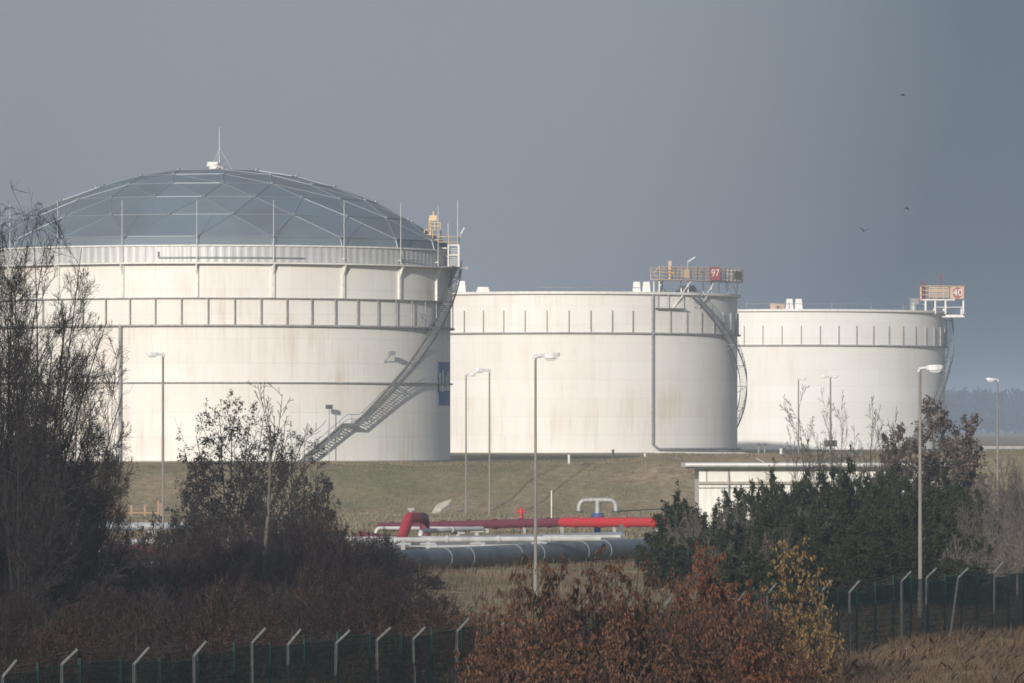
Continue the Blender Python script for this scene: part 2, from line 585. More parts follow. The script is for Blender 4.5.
MB().ring(C1, rect(R + .003, R + .3, 12.76, 12.9), 180).build('wind_girder', M['girder'], T1, o1)
st = MB().box(-.05, .05, -R - .36, -R - .26, 18.98 - Z0, 21.74 - Z0).build('stiffener', M['girder'], T1)
dup_ring(T1, st, 58, radians(.8), radians(100))
rb = MB()
rb.box(-.16, .16, -R - .26, -R - .004, 21.86 - Z0, 25.42 - Z0)
rb.add([(-.07, -R - .25, 24.2 - Z0), (-.07, -R - .76, 25.42 - Z0), (-.07, -R - .25, 25.42 - Z0), (.07, -R - .25, 24.2 - Z0), (.07, -R - .76, 25.42 - Z0), (.07, -R - .25, 25.42 - Z0)],
       [(0, 1, 2), (5, 4, 3), (0, 3, 4, 1), (1, 4, 5, 2), (2, 5, 3, 0)])
rb = rb.build('rib', M['white'], T1)
ph0 = radians(-1.8)
dup_ring(T1, rb, 20, ph0, radians(105))
rod = MB().tube([(0, -R - .3, 25.0 - Z0), (0, -R - .3, 32.2 - Z0)], [.042, .025], 5)
rod.box(-.05, .05, -R - .33, -R + .02, 26.0 - Z0, 26.1 - Z0)
rod = rod.build('lightning_rod', M['white'], T1)
dup_ring(T1, rod, 20, ph0, radians(80))

# geodesic dome
apex, zb, rbse = 36.6, 28.35, 25.35
rise = apex - zb; RS = (rbse ** 2 + rise ** 2) / (2 * rise); thm = asin(rbse / RS)
cnt = [1, 5, 10, 15, 20, 20, 20]
phs = [0, .1, .25, .3, 0, .5, 0]
rings = []; vs = []
for k, (cn, pp) in enumerate(zip(cnt, phs)):
    th = thm * k / 6; ids = []
    for i in range(cn):
        a = ph0 + 2 * pi * (i + pp) / cn
        ids.append(len(vs)); vs.append(P(C1, RS * sin(th), a, apex - RS * (1 - cos(th))))
    rings.append(ids)
ids = []
for i in range(20):
    ids.append(len(vs)); vs.append(P(C1, R - .15, ph0 + 2 * pi * i / 20, 27.36))
rings.append(ids); cnt.append(20); phs.append(0)
fs = []; edges = set()
for k in range(7):
    A, B = rings[k], rings[k + 1]; na, nb = len(A), len(B)
    if k == 6:
        for i in range(nb):
            fs.append((A[i], B[i], B[(i + 1) % nb], A[(i + 1) % nb]))
            edges.add((A[i], B[i])); edges.add((A[i], A[(i + 1) % nb]))
        continue
    i = j = 0
    while i < (na if na > 1 else 0) or j < nb:
        ta = (i + 1 + phs[k]) / na if na > 1 else 9; tb = (j + 1 + phs[k + 1]) / nb
        a, b = A[i % na], B[j % nb]
        edges.add((a, b))
        if (tb <= ta and j < nb) or i >= na or na == 1:
            fs.append((a, b, B[(j + 1) % nb])); edges.add((b, B[(j + 1) % nb])); j += 1
        else:
            fs.append((a, b, A[(i + 1) % na])); i += 1
dmb = MB()
for f in fs:
    dmb.add([vs[i] for i in f], [tuple(range(len(f)))])
dome = dmb.build('dome_roof', M['dome'], T1, o1)
sb = MB()
cen = np.array((C1[0], C1[1], apex - RS))
for a, b in edges:
    pa, pb = np.array(vs[a]), np.array(vs[b])
    off = lambda p: p + (p - cen) / np.linalg.norm(p - cen) * .03
    sb.bar(off(pa), off(pb), .10, .07)
sb.build('strut', M['strut'], dome, o1)
nb_ = MB()
for i, p in enumerate(vs[:91]):
    q = np.array(p); d = (q - cen) / np.linalg.norm(q - cen)
    nb_.tube([q, q + d * .2], .26, 8)
nb_.build('node_cap', M['strut'], dome, o1)
vz = apex
vb = MB(); vb.tube([(C1[0], C1[1], vz - .1), (C1[0], C1[1], vz + .25)], .9, 12)
vb.tube([(C1[0] - .4, C1[1], vz + .25), (C1[0] - .4, C1[1], vz + .55)], .75, 10)
vb.box(C1[0] - 1.0, C1[0] + .2, C1[1] - .6, C1[1] + .6, vz + .55, vz + .75)
vb = vb.build('roof_vent', M['white'], dome, o1)
mm = MB(); mm.tube([(C1[0] + .3, C1[1], vz), (C1[0] + .3, C1[1], vz + 4.6)], [.06, .03], 5)
for k in range(3):
    a = 2 * pi * k / 3 + .3
    mm.tube([(C1[0] + .3, C1[1], vz + 2.3), (C1[0] + .3 + 1.5 * cos(a), C1[1] + 1.5 * sin(a), vz - .1)], .022, 4)
mm.build('mast', M['white'], dome, o1)

# down pipe, rim drain, stair, landing platform of tank one
dp = MB(); ph = radians(-20.2)
dp.tube([P(C1, R + .35, ph, 18.8), P(C1, R + .35, ph, Z0 - .2)], .17, 8)
for z in (6.5, 9.5, 14.5, 17):
    dp.bar(P(C1, R - .02, ph, z), P(C1, R + .35, ph, z), .09)
dp.build('down_pipe', M['steel'], T1, o1)
gp = MB()
for a0, a1 in ((-11, 24), (52, 62)):
    gp.tube([P(C1, R + .12, radians(a0 + (a1 - a0) * i / 12), 26.1) for i in range(13)], .07, 6)
    gp.tube([P(C1, R + .12, radians(a0), 26.1), P(C1, R + .12, radians(a0), 26.75)], .07, 6)
gp.build('rim_pipe', M['steel'], T1, o1)
spiral_stair(T1, o1, R, radians(22.5), radians(84), Z0, 25.4, (.18, .235))
pf = MB(); yl = MB()
a0, a1 = radians(62), radians(88)
fl = 25.62
pf.ring(C1, rect(R + .0, R + 1.6, fl - .06, fl), 14, radians(72), radians(92))
cx, cy = P(C1, R + .3, radians(80), 0)[:2]
pl = pf.build('landing_platform', M['girder'], T1, o1)
lf = MB()
for dx in (0, 1.15):
    for dy in (0, 1.0):
        lf.bar((cx - .1 + dx, cy - 1.2 + dy, fl), (cx - .1 + dx, cy - 1.2 + dy, fl + 2.45), .2)
for zz in (1.3, 2.4):
    lf.bar((cx - .15, cy - 1.2, fl + zz), (cx + 1.1, cy - 1.2, fl + zz), .12)
    lf.bar((cx - .15, cy - .2, fl + zz), (cx + 1.1, cy - .2, fl + zz), .12)
    lf.bar((cx - .1, cy - 1.2, fl + zz), (cx - .1, cy - .2, fl + zz), .12)
    lf.bar((cx + 1.05, cy - 1.2, fl + zz), (cx + 1.05, cy - .2, fl + zz), .12)
for k in range(11):
    lf.box(cx, cx + .9, cy - 1.15 + .05 * k, cy - .95 + .05 * k, fl + .2 * k, fl + .2 * k + .05)
lf.bar((cx - 1.1, cy - .7, fl + 2.1), (cx, cy - .7, fl + .9), .12); lf.box(cx - 1.2, cx, cy - 1.2, cy + .2, fl + 2.0, fl + 2.12)
lf.build('ladder_frame', M['white'], pl, o1)
yr = MB()
zz = fl + 2.12
railing(yr, [(cx - 1.2, cy - 1.2, zz), (cx + 1.1, cy - 1.2, zz), (cx + 1.1, cy + .4, zz)], 1.2, .045)
railing(yr, [(cx - 2.7, cy - .8, zz + .9), (cx - .9, cy - .8, zz + .9), (cx - .9, cy + .8, zz + .9)], 1.05, .05, True, 2, .9)
railing(yr, [(cx - 2.2, cy - .6, zz + 2.0), (cx - .95, cy - .6, zz + 2.0)], .75, .05, True, 2, .7)
yr.box(cx - 2.7, cx - .9, cy - .9, cy + .8, zz + .82, zz + .9)
yr.build('guard_rail', M['yellow'], pl, o1)
wm = MB(); wm.bar((cx - 2.1, cy - .3, zz + .4), (cx - 2.1, cy - .3, zz + 3.2), .22)
wm.obox((cx - 1.75, cy - .3, zz + 3.25), 0, .42, .3, .3); wm.tube([(cx - 1.7, cy - .3, zz + 3.5), (cx - 1.7, cy - .3, zz + 4.)], .1, 6)
wm.build('level_gauge', M['orange'], pl, o1)
db = MB(); db.obox((cx - 1.9, cy - .4, zz - .4), 0, .3, .3, .55); db.build('switch_box', M['dark'], pl, o1)
an = MB(); an.tube([(cx + .95, cy - .3, fl + 2.4), (cx + .95, cy - .3, fl + 7.3)], [.05, .03], 5)
an.tube([(cx - .1, cy - .3, fl + 3.3), (cx - .1, cy - .3, fl + 4.8)], .035, 5)
an.build('antenna', M['white'], pl, o1)
lm = MB(); lm.tube([(cx + 1.15, cy - 1, fl + 3.0), (cx + 1.35, cy - 1, fl + 3.7)], .04, 5); lm.tube([(cx + 1.3, cy - 1, fl + 3.6), (cx + 1.7, cy - 1, fl + 4.3)], .11, 6)
lm.build('lamp', M['lamp'], pl, o1)
# flange lamp at the end of the rim
lm = MB(); lm.bar((cx + .9, cy - .9, 25.5), (cx + 1.9, cy - .9, 25.5), .1); lm.obox((cx + 1.9, cy - .9, 25.5), 0, .18, .18, .16)
lm.build('rim_lamp', M['steel'], T1, o1)
# small floodlights fixed near the tank stair
a = asin((334 - 215) / 246.)
floodlight(P(C1, R + 1.4, a, gz(*P(C1, R + 1.4, a, 0)[:2])), .3, 'small dark floodlight on thin post beside the foot of the tank stair', ZW(409, 640) - Z0)
a = asin((389 - 215) / 238.)
MB().tube([P(C1, R, a, ZW(362, 642)), P(C1, R + 1.1, a, ZW(354, 642))], .06, 6).obox(P(C1, R + 1.15, a, ZW(353, 642)), .6, .35, .22, .22).build('wall_floodlight', M['steel'], T1, o1)
a = asin((419 - 215) / 238.)
MB().tube([P(C1, R, a, ZW(330, 646)), P(C1, R + .9, a + .01, ZW(316, 646))], .06, 6).obox(P(C1, R + .95, a, ZW(315, 646)), .6, .38, .22, .2).build('wall_floodlight', M['steel'], T1, o1)

# blue sign on tank one
sg = thing('tank_sign', P(C1, R, radians(78), 12.8), 'tall blue sign with pale markings on the shaded edge of the domed tank', 'sign')
so_ = tuple(sg.location)
MB().ring(C1, rect(R + .03, R + .09, 10.5, 15.2), 10, radians(71.8), radians(84.8)).build('sign_panel', M['signblue'], sg, so_)
mk = MB()
for (p0, p1, za, zb_) in ((72.6, 73.4, 12.1, 14.0), (73.9, 76.3, 12.0, 12.7), (75.0, 76.2, 12.7, 14.3), (77.0, 79.0, 12.1, 12.5), (78.2, 79.3, 12.5, 13.6), (79.8, 82.5, 12.1, 12.9), (80.5, 81.6, 12.9, 14.2)):
    mk.ring(C1, rect(R + .092, R + .11, za, zb_), 3, radians(p0), radians(p1))
mk.build('marking', M['white'], sg, so_)


def roof_vent_pair(root, o, px, d, zr, w=1.25, h=1.75, ks=(-1, 1)):
    for k in ks:
        x = XW(px, d) + k * w * .56
        mb = MB(); a = w / 2; b = a * .72
        vs = [(x - a, d - a, zr), (x + a, d - a, zr), (x + a, d + a, zr), (x - a, d + a, zr),
              (x - b, d - b, zr + h), (x + b, d - b, zr + h), (x + b, d + b, zr + h), (x - b, d + b, zr + h)]
        mb.add(vs, [(4, 5, 6, 7), (0, 1, 5, 4), (1, 2, 6, 5), (2, 3, 7, 6), (3, 0, 4, 7)])
        mb.build('roof_vent', M['white'], root, o)


def flat_tank(px, d, label, mat, sphase):
    c = (XW(px, d), d, 0.)
    t = thing('storage_tank', (c[0], c[1], Z0), label, 'storage tank', 'oil storage tanks on the bank')
    o = (c[0], c[1], Z0)
    shell(t, o, R, Z0, 27.2, mat)
    mb = MB(); n = 120; vs = [(c[0], c[1], 27.35)]
    for r, z in ((R * .6, 27.28), (R - .05, 27.1)):
        vs += [P(c, r, 2 * pi * i / n, z) for i in range(n)]
    fs = [(0, 1 + i, 1 + (i + 1) % n) for i in range(n)] + [(1 + i, 1 + n + i, 1 + n + (i + 1) % n, 1 + (i + 1) % n) for i in range(n)]
    mb.add(vs, fs, True).build('roof', M['white'], t, o)
    MB().ring(c, rect(R + .004, R + .55, 27.05, 27.4), 180).build('top_flange', M['white'], t, o)
    MB().ring(c, rect(R + .003, R + .5, 21.42, 21.62), 180).build('wind_girder', M['girder'], t, o)
    s = MB().box(-.05, .05, -R - .24, -R - .02, 21.62 - Z0, 24.7 - Z0).build('stiffener', M['girder'], t)
    dup_ring(t, s, 52, radians(sphase), radians(100))
    return t, o, c


T2, o2, C2 = flat_tank(561, 878., 'middle cream storage tank with orange platform marked 97', M['shell_b'], 2.)
T3, o3, C3 = flat_tank(791, 1005., 'farthest cream storage tank with orange platform at right edge marked 40', M['shell_c'], 1.)
roof_vent_pair(T2, o2, 641.5, 864, 27.3)
roof_vent_pair(T2, o2, 461, 866, 27.3, 1.5, 1.9, (0,))
roof_vent_pair(T2, o2, 483, 862, 27.3, 2.1, .95, (0,))
roof_vent_pair(T3, o3, 794, 990, 27.4, 1.35, 1.9)
# roof kerb rail and valve gear
mb = MB()
mb.tube([P(C2, R - 1.5, radians(-40 + 80 * i / 20), 28.0) for i in range(8, 18)], .06, 5)
mb.build('roof_rail', M['steel'], T2, o2)
mb = MB()
mb.tube([P(C3, R - 1.5, radians(-20 + 100 * i / 24), 28.3) for i in range(25)], .05, 5)
for i in range(0, 25, 4):
    q = P(C3, R - 1.5, radians(-20 + 100 * i / 24), 27.1); mb.tube([q, (q[0], q[1], 28.6)], .07, 5)
mb.build('roof_rail', M['steel'], T3, o3)
vg = MB(); x = XW(777, 985)
vg.obox((x - .7, 985, 27.9), 0, .4, .4, .6); vg.tube([(x - .2, 985, 27.2), (x - .2, 985, 28.5)], .25, 8); vg.tube([(x - .9, 985, 28.2), (x + 1.0, 985, 28.2)], .22, 8)
vg.obox((x + .8, 985, 27.8), .4, .35, .35, .5)
vg.build('roof_valve', M['peach'], T3, o3)
# stairs
spiral_stair(T2, o2, R, radians(45), radians(119), 27.0, Z0)
spiral_stair(T3, o3, R, radians(42), radians(97), Z0, 27.0, (.62, .66))
# down pipe and base pipe of tank two
ph = asin((650 - 561) / 180.)
mb = MB(); mb.tube([P(C2, R + .3, ph, 27.0), P(C2, R + .3, ph, 5.6)] + [P(C2, R + .35, ph + .012 * i, 5.6 - .2 * i) for i in range(1, 4)] + [P(C2, R + .4, ph + .04 + .08 * i, 5.0) for i in range(14)], .17, 8)
for z in (8, 11, 14, 18):
    mb.bar(P(C2, R - .02, ph, z), P(C2, R + .3, ph, z), .1)
mb.build('down_pipe', M['steel'], T2, o2)


# platform with boards over the rim of tank two
pz = 29.25
deck = MB().ring(C2, rect(R - 1.3, R + 1.1, pz - .14, pz), 24, radians(31), radians(80))
deck = deck.build('access_platform', M['peach'], T2, o2)
rl = MB()
arc = [P(C2, R + 1.05, radians(31 + 49 * i / 16), pz) for i in range(17)]
inn = [P(C2, R - 1.25, radians(31 + 49 * i / 16), pz) for i in range(17)]
railing(rl, arc, 1.75, .05, True, 4, 1.4); railing(rl, inn, 1.6, .045, True, 3, 1.4)
railing(rl, [arc[-1], inn[-1]], 1.75, .05, True, 3, .6)
q = arc[0]; rl.tube([(q[0], q[1], pz + 1.75), (q[0] - .9, q[1] - .1, pz + .75), (q[0] - .2, q[1], pz + .2)], .05, 5)
rl.build('guard_rail', M['orange'], deck, o2)
bd = MB()
for i0, i1, za, zb_ in ((3, 4, .2, 1.5), (5, 6, .1, 1.7), (6.5, 7, .0, 1.7)):
    bd.ring(C2, rect(R + .96, R + 1.0, pz + za, pz + zb_), 3, radians(31 + 49 * i0 / 16), radians(31 + 49 * (i0 + (i1 - i0) * .4) / 16))
bd.ring(C2, rect(R + .95, R + 1.0, pz + .25, pz + 1.45), 6, radians(69), radians(79))
bd.build('kick_board', M['peach'], deck, o2)
sp_ = MB()
for i in (0, 4, 8, 12, 16):
    a = radians(32 + 47 * i / 16); sp_ = MB()
    for rr in (R - 1.1, R + .3):
        sp_.bar(P(C2, rr, a, 27.2), P(C2, rr, a, pz - .14), .17)
    sp_.bar(P(C2, R + .3, a, 27.3), P(C2, R - .6, a + .05, pz - .14), .12)
    if i in (4, 8):
        sp_.bar(P(C2, R + .9, a, pz - .14), P(C2, R + .45, a - .05, 27.3), .12)
        sp_.bar(P(C2, R + .45, a - .05, 27.0), P(C2, R + .02, a - .1, 25.2), .14)
    sp_.build('support', M['white'], deck, o2)
hp = MB()
hp.ring(C2, rect(R + .1, R + .9, 25.05, 25.15), 10, radians(30), radians(42)); 
for a in (31, 35, 41):
    hp.bar(P(C2, R + .5, radians(a), 25.1), P(C2, R + .5, radians(a), 27.05), .1)
hp.build('work_ledge', M['girder'], T2, o2)
gg = MB(); q = P(C2, R - .2, radians(37), pz)
gg.tube([q, (q[0], q[1], pz + 2.0)], .28, 8); gg.obox((q[0], q[1], pz + 2.3), 0, .25, .25, .35); gg.obox((q[0] + 2.2, q[1] + .4, pz + .8), .5, .5, .3, .6)
gg.tube([(q[0] - .4, q[1], pz + .9), (q[0] + .7, q[1], pz + .9)], .2, 8)
gg.build('level_gauge', M['peach'], deck, o2)
lm = MB(); q = P(C2, R + .9, radians(42), pz)
lm.tube([q, (q[0] + .1, q[1], pz + 2.5)], .045, 5); lm.tube([(q[0] + .1, q[1], pz + 2.5), (q[0] + 1.2, q[1] - .2, pz + 3.2)], .14, 6)
lm.build('lamp', M['lamp'], deck, o2)
vt = MB(); q = P(C2, R - .9, radians(34.5), 27.2)
vt.tube([q, (q[0], q[1], 28.9)], .32, 10); vt.tube([(q[0], q[1], 27.2), (q[0], q[1], 27.9)], [1.0, .5], 10)
vt.build('roof_vent', M['silver'], T2, o2); vt = MB(); q = P(C2, R - 3., radians(52), 27.2); vt.tube([q, (q[0], q[1], 28.5)], [1.9, 1.1], 12)
vt.build('roof_vent', M['silver'], T2, o2)

# platform of tank three: a box of orange boards standing out past the shell
pz3 = ZW(299.5, 995)
x0, x1 = XW(921, 995), XW(963.5, 995); ya, yb = 992.5, 997.5
deck3 = MB().box(x0, x1 - 1.6, ya, yb, pz3 - .2, pz3).box(x1 - 1.6, x1, ya + .3, yb, pz3 - .05, pz3 + .12).build('access_platform', M['white'], T3, o3)
rl = MB()
railing(rl, [(x0, ya, pz3), (x1, ya, pz3), (x1, yb, pz3), (x0, yb, pz3), (x0, ya, pz3)], 2.2, .05, True, 3, 1.1)
rl.build('guard_rail', M['orange'], deck3, o3)
bd = MB(); 
for k in range(6):
    bd.box(x0 + 1.2, x1 - 2.6, ya - .06, ya - .02, pz3 + .3 + k * .3, pz3 + .48 + k * .3)
bd.box(x1 - 2.3, x1 - .05, ya - .06, ya - .02, pz3 + .1, pz3 + 1.95)
bd.build('kick_board', M['peach'], deck3, o3)
sp_ = MB()
for x in (x0 + .6, x0 + 2.2, x0 + 3.9, x1 - .2):
    for y in (ya + .3, yb - .3):
        MB().bar((x, y, 26.9), (x, y, pz3 - .2), .28).build('support', M['white'], deck3, o3)
sp_.bar((x0 + 3.9, ya + .3, 26.6), (x1 - .2, ya + .3, 26.6), .28); sp_.bar((x0 + 2.2, ya + .3, 28.), (x1 - .2, ya + .3, 28.), .1)
sp_.box(x0 + 3.4, x1, ya, yb, 26.3, 26.5)
sp_.build('lower_frame', M['white'], deck3, o3)
gg = MB(); gg.tube([(x0 + .3, ya + .4, pz3), (x0 + .3, ya + .4, pz3 + 2.7)], .22, 8); gg.obox((x0 + .3, ya + .4, pz3 + 2.6), 0, .3, .3, .3)
gg.tube([(x0 + 3.2, ya + 1, pz3), (x0 + 3.2, ya + 1, pz3 + 4.2)], .07, 6); gg.obox((x0 + 3.2, ya + 1, pz3 + 3.7), 0, .2, .2, .3)
gg.build('level_gauge', M['maroon'], deck3, o3)
vt = MB(); vt.tube([(x0 - 1.3, ya + 1, 27.1), (x0 - 1.3, ya + 1, 28.7)], .7, 8); vt.obox((x0 - 1.2, ya + 1, 29.0), .3, .6, .5, .5)
vt.build('roof_vent', M['silver'], T3, o3)


def number_sign(txt, loc, rz, w, h, board, digit, label, disc=None):
    t = thing('number_sign', loc, label, 'sign', None, rz)
    MB().box(-w / 2, w / 2, -.03, .03, -h / 2, h / 2).build('sign_panel', M[board], t)
    y = -.034
    if disc:
        vs = [(.36 * w * 1.2 * cos(2 * pi * k / 32), y, .42 * h * 1.1 * sin(2 * pi * k / 32)) for k in range(32)]
        MB().add(vs, [tuple(range(31, -1, -1))]).build('disc', M[disc], t); y -= .004
    cu = bpy.data.curves.new('number', 'FONT'); cu.body = txt; cu.align_x = 'CENTER'; cu.align_y = 'CENTER'
    cu.size = h * .82; cu.extrude = .004
    tmp = bpy.data.objects.new('number', cu); COL.objects.link(tmp)
    bpy.context.view_layer.update()
    me = bpy.data.meshes.new_from_object(tmp.evaluated_get(bpy.context.evaluated_depsgraph_get()))
    bpy.data.objects.remove(tmp)
    me.materials.clear()
    o = link_mesh('number', me, M[digit], t, (0, y - .006, 0), (pi / 2, 0, 0))
    k = min(1., w * .8 / max(.01, o.dimensions.x)); o.scale = (k, 1, 1)
    return t


q = P(C2, R + 1.75, radians(53), pz + .95)
number_sign('97', q, radians(25), 1.6, 1.85, 'signred', 'white', 'red number sign reading 97 on the platform of the middle tank')
number_sign('40', (x1 - 1.15, ya - .12, pz3 + 1.05), 0, 1.95, 2.0, 'peach', 'white', 'number sign reading 40 in a red circle on the farthest tank', 'signred')

# ------------------------------------------------------- low white building
bd_ = 430.; bx0, bx1 = XW(699, bd_), XW(946, bd_)
B = thing('utility_building', ((bx0 + bx1) / 2, bd_ + 5, 0), 'low flat roofed white building behind the evergreen shrubs', 'building')
ob = tuple(B.location)
wl = MB().box(bx0, bx1, bd_, bd_ + 10, -.2, ZW(467.5, bd_))
wl = wl.build('wall', M['wall'], B, ob)
MB().box(bx0 - 1.0, bx1 + .4, bd_ - .9, bd_ + 10.8, ZW(467.4, bd_), ZW(463.2, bd_)).build('roof', M['white'], B, ob)
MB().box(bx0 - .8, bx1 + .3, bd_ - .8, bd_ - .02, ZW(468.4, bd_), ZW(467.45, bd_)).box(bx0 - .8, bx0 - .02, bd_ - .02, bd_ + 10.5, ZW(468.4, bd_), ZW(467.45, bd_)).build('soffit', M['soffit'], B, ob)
led = MB().box(bx0 - .06, bx1 + .06, bd_ - .28, bd_ - .003, ZW(484, bd_), ZW(481.5, bd_)).build('ledge', M['concrete'], B, ob)
cl_ = MB()
for i in range(int((bx1 - bx0) / .45)):
    x = bx0 + .1 + i * .45
    cl_.box(x, x + .36, bd_ - .05, bd_ - .004, 0.1, ZW(485, bd_))
cl_.build('cladding', M['wall'], B, ob)
gt = MB(); gt.tube([(bx0 - 1., bd_ - .97, ZW(466.2, bd_)), (bx1 + .4, bd_ - .97, ZW(466.2, bd_))], .07, 8).build('gutter', M['steel'], B, ob)
MB().tube([(bx0 + 2.1, bd_ - .1, ZW(468.5, bd_)), (bx0 + 2.1, bd_ - .34, ZW(481, bd_)), (bx0 + 2.1, bd_ - .34, .1)], .05, 8).build('down_pipe', M['steel'], B, ob)
cab = MB(); cab.tube([(bx0 + .55, bd_ - .04, ZW(484, bd_)), (bx0 + .55, bd_ - .04, ZW(469, bd_))], .03, 5); cab.tube([(bx0, bd_ - .06, ZW(488, bd_)), (bx0 + 6, bd_ - .06, ZW(487.6, bd_))], .035, 5)
cab.build('conduit', M['dark'], B, ob)


# -------------------------------------------------------------------- lamps
def lamp(px, top, d, side, label, base=None, r=.085, k=1.0, twin=False):
    x = XW(px, d); zb_ = gz(x, d) if base is None else base
    t = thing('street_lamp', (x, d, zb_), label, 'street lamp', 'lamp posts of the site')
    h = ZW(top, d) - zb_
    pm = MB(); pm.tube([(0, 0, -.3), (0, 0, h * .12), (0, 0, h * .121), (0, 0, h)], [r * 1.35, r * 1.3, r, r * .72], 10)
    pm = pm.build('pole', M['pole'], t)
    for s in ((1, -1) if twin else (side,)):
        hm = MB()
        hm.tube([(-.06 * s, 0, h - .12), (-.02 * s, 0, h + .02), (.34 * s * k, 0, h + .06)], [.1 * k, .09 * k, .075 * k], 8)
        # tapered housing
        L0, L1 = .30 * k * s, 1.12 * k * s
        pr = [(0, .09, -.02, .14), (.15, .16, -.05, .19), (.6, .2, -.05, .21), (.9, .15, -.0, .2), (1., .07, .06, .16)]
        vs = []
        for f, wy, zl, zh in pr:
            x_ = L0 + (L1 - L0) * f
            vs += [(x_, -wy * k, h + zl * k), (x_, wy * k, h + zl * k), (x_, wy * .7 * k, h + zh * k), (x_, -wy * .7 * k, h + zh * k)]
        fs = [(3, 2, 1, 0)]
        for i in range(4):
            a = i * 4
            fs += [(a + q, a + (q + 1) % 4, a + 4 + (q + 1) % 4, a + 4 + q) for q in range(4)]
        fs.append((16, 17, 18, 19)); hm.add(vs, fs)
        hd = hm.build('lamp_head', M['lamp'], t)
        gm = MB(); vs = []
        for f, wy, zl in ((.12, .13, -.055), (.3, .17, -.17), (.7, .17, -.17), (.93, .1, -.035)):
            x_ = L0 + (L1 - L0) * f
            vs += [(x_, -wy * k, h + zl * k), (x_, wy * k, h + zl * k)]
        vs += [(L0 + (L1 - L0) * .12, 0, h - .045 * k), (L0 + (L1 - L0) * .93, 0, h - .02 * k)]
        gm.add(vs, [(0, 1, 3, 2), (2, 3, 5, 4), (4, 5, 7, 6), (0, 2, 4, 6), (1, 7, 5, 3), (0, 6, 7, 1)])
        gm.build('lamp_lens', M['glass'], hd)
    return t


lamp(163, 355, 390, -1, 'thin lamp post in front of the domed tank, by the dark round-headed tree', r=.1, k=1.0)
lamp(466, 375, 552, 1, 'lamp post on the bank toe just left of another, head turned right', r=.09, k=.85)
lamp(489.5, 371, 548, -1, 'lamp post on the bank toe with head turned left over its neighbour', r=.095, k=1.25)
lamp(535.5, 357, 279, 1, 'tall near lamp post rising from russet shrubs before the middle tank', r=.078, k=1.02)
lamp(798.5, 379.5, 602, 1, 'thin distant lamp post before the right part of the farthest tank', r=.085, k=.7)
lamp(830.5, 377, 565, 1, 'twin headed thin lamp post behind the white building', r=.1, k=.7, twin=True)
lamp(920, 369, 250, 1, 'nearest lamp post standing by the fence at right, tall and sunlit', r=.085, k=.86)
lamp(997.5, 380, 360, -1, 'lamp post with white head turned left against the dark sky', r=.075, k=.62)


# ------------------------------------------------------------------ pipework
def strap(mb, p, t, r):
    p = np.array(p); t = np.array(t) / np.linalg.norm(t)
    mb.tube([p - t * .06, p + t * .06], r, 20)


# big lagged pipe lying along the ground
pa, pb = np.array((XW(-40, 284), 284., .66)), np.array((XW(700, 372), 372., .72))
t = thing('pipeline', (0, 328, 0), 'big dark grey lagged pipeline lying nearest on the ground', 'pipeline', 'pipelines below the bank')
ot = tuple(t.location)
MB().tube([pa, pb], .6, 24).build('pipe', M['pipe_grey'], t, ot)
sm = MB(); L = np.linalg.norm(pb - pa); sd = MB()
for i in range(1, 19):
    sm = MB(); strap(sm, pa + (pb - pa) * (i / 19 + .01 * sin(i * 3)), pb - pa, .625); sm.build('strap', M['steel'], t, ot)
for i in range(1, 40, 2):
    q = pa + (pb - pa) * i / 40
    MB().box(q[0] - .04, q[0] + .04, q[1] - .85, q[1] - .77, -.1, 1.2).build('support', M['steel'], t, ot)

pa, pb = np.array((XW(330, 348), 348., 1.12)), np.array((XW(620, 372), 372., 1.15))
t = thing('pipeline', (0, 360, 0), 'pale grey thick pipeline just behind the big dark one', 'pipeline', 'pipelines below the bank')
ot = tuple(t.location)
MB().tube([pa, pb], .42, 18).build('pipe', M['pipe_light'], t, ot)


def run(label, pts, r, mat, supports=None, rad=None, extra=None, sup_mat='steel'):
    t = thing('pipeline', pts[len(pts) // 2][:2] + (0,), label, 'pipeline', 'pipelines below the bank')
    ot = tuple(t.location)
    MB().tube(route(pts, rad or r * 2.2), r, 14).build('pipe', M[mat], t, ot)
    a_, b_ = np.array(pts[-2]), np.array(pts[-1]); n_ = int(np.linalg.norm(b_ - a_) / 3.1)
    for i in range(1, n_):
        q = a_ + (b_ - a_) * i / n_
        fm = MB(); strap(fm, q, b_ - a_, r * 1.35); fm.build('joint_flange', M[mat], t, ot)
    if supports:
        for f, a, b in supports:
            q = np.array(a) + (np.array(b) - np.array(a)) * f
            g = gz(q[0], q[1])
            MB().box(q[0] - .12, q[0] + .12, q[1] - .1, q[1] + .1, g - .2, q[2] - r * .8).box(q[0] - .45, q[0] + .45, q[1] - .12, q[1] + .12, q[2] - r - .12, q[2] - r).build('support', M[sup_mat], t, ot)
    return t, ot


a, b = W(-30, 543, 338), W(600, 538.5, 350)
run('long white grey pipeline on low posts crossing before the red pipe arch', [a, b], .16, 'pipe_white', [(f, a, b) for f in (.1, .2, .3, .4, .5, .6, .68, .72, .8, .9)])
a, b = W(330, 538.5, 362), W(620, 536.5, 366)
run('slim pale pipeline behind the long white grey one', [a, b], .11, 'pipe_white', [(f, a, b) for f in (.3, .5, .7)])
a, b = W(340, 548, 346), W(530, 545.5, 352)
run('slim white pipeline running low just above the big dark one', [a, b], .1, 'pipe_white', [(f, a, b) for f in (.4, .7)])
a, b = W(376, 528, 402), W(482, 528.5, 405)
run('white pipeline passing under the red arch with bent left end', [W(376, 540, 402), a, b], .12, 'pipe_white', [(.95, a, b)], .35)
a, b = W(420.5, 531, 372), W(482, 528.5, 378)
run('white pipeline rising from an elbow right of the red arch', [W(420.5, 541, 372), a, b], .15, 'pipe_white', [(.6, a, b)], .3)
a, b = W(380, 551, 352), W(470, 545.5, 356)
run('rusty dark pipeline low between the grey ones', [a, b], .09, 'maroon', [(.5, a, b)])
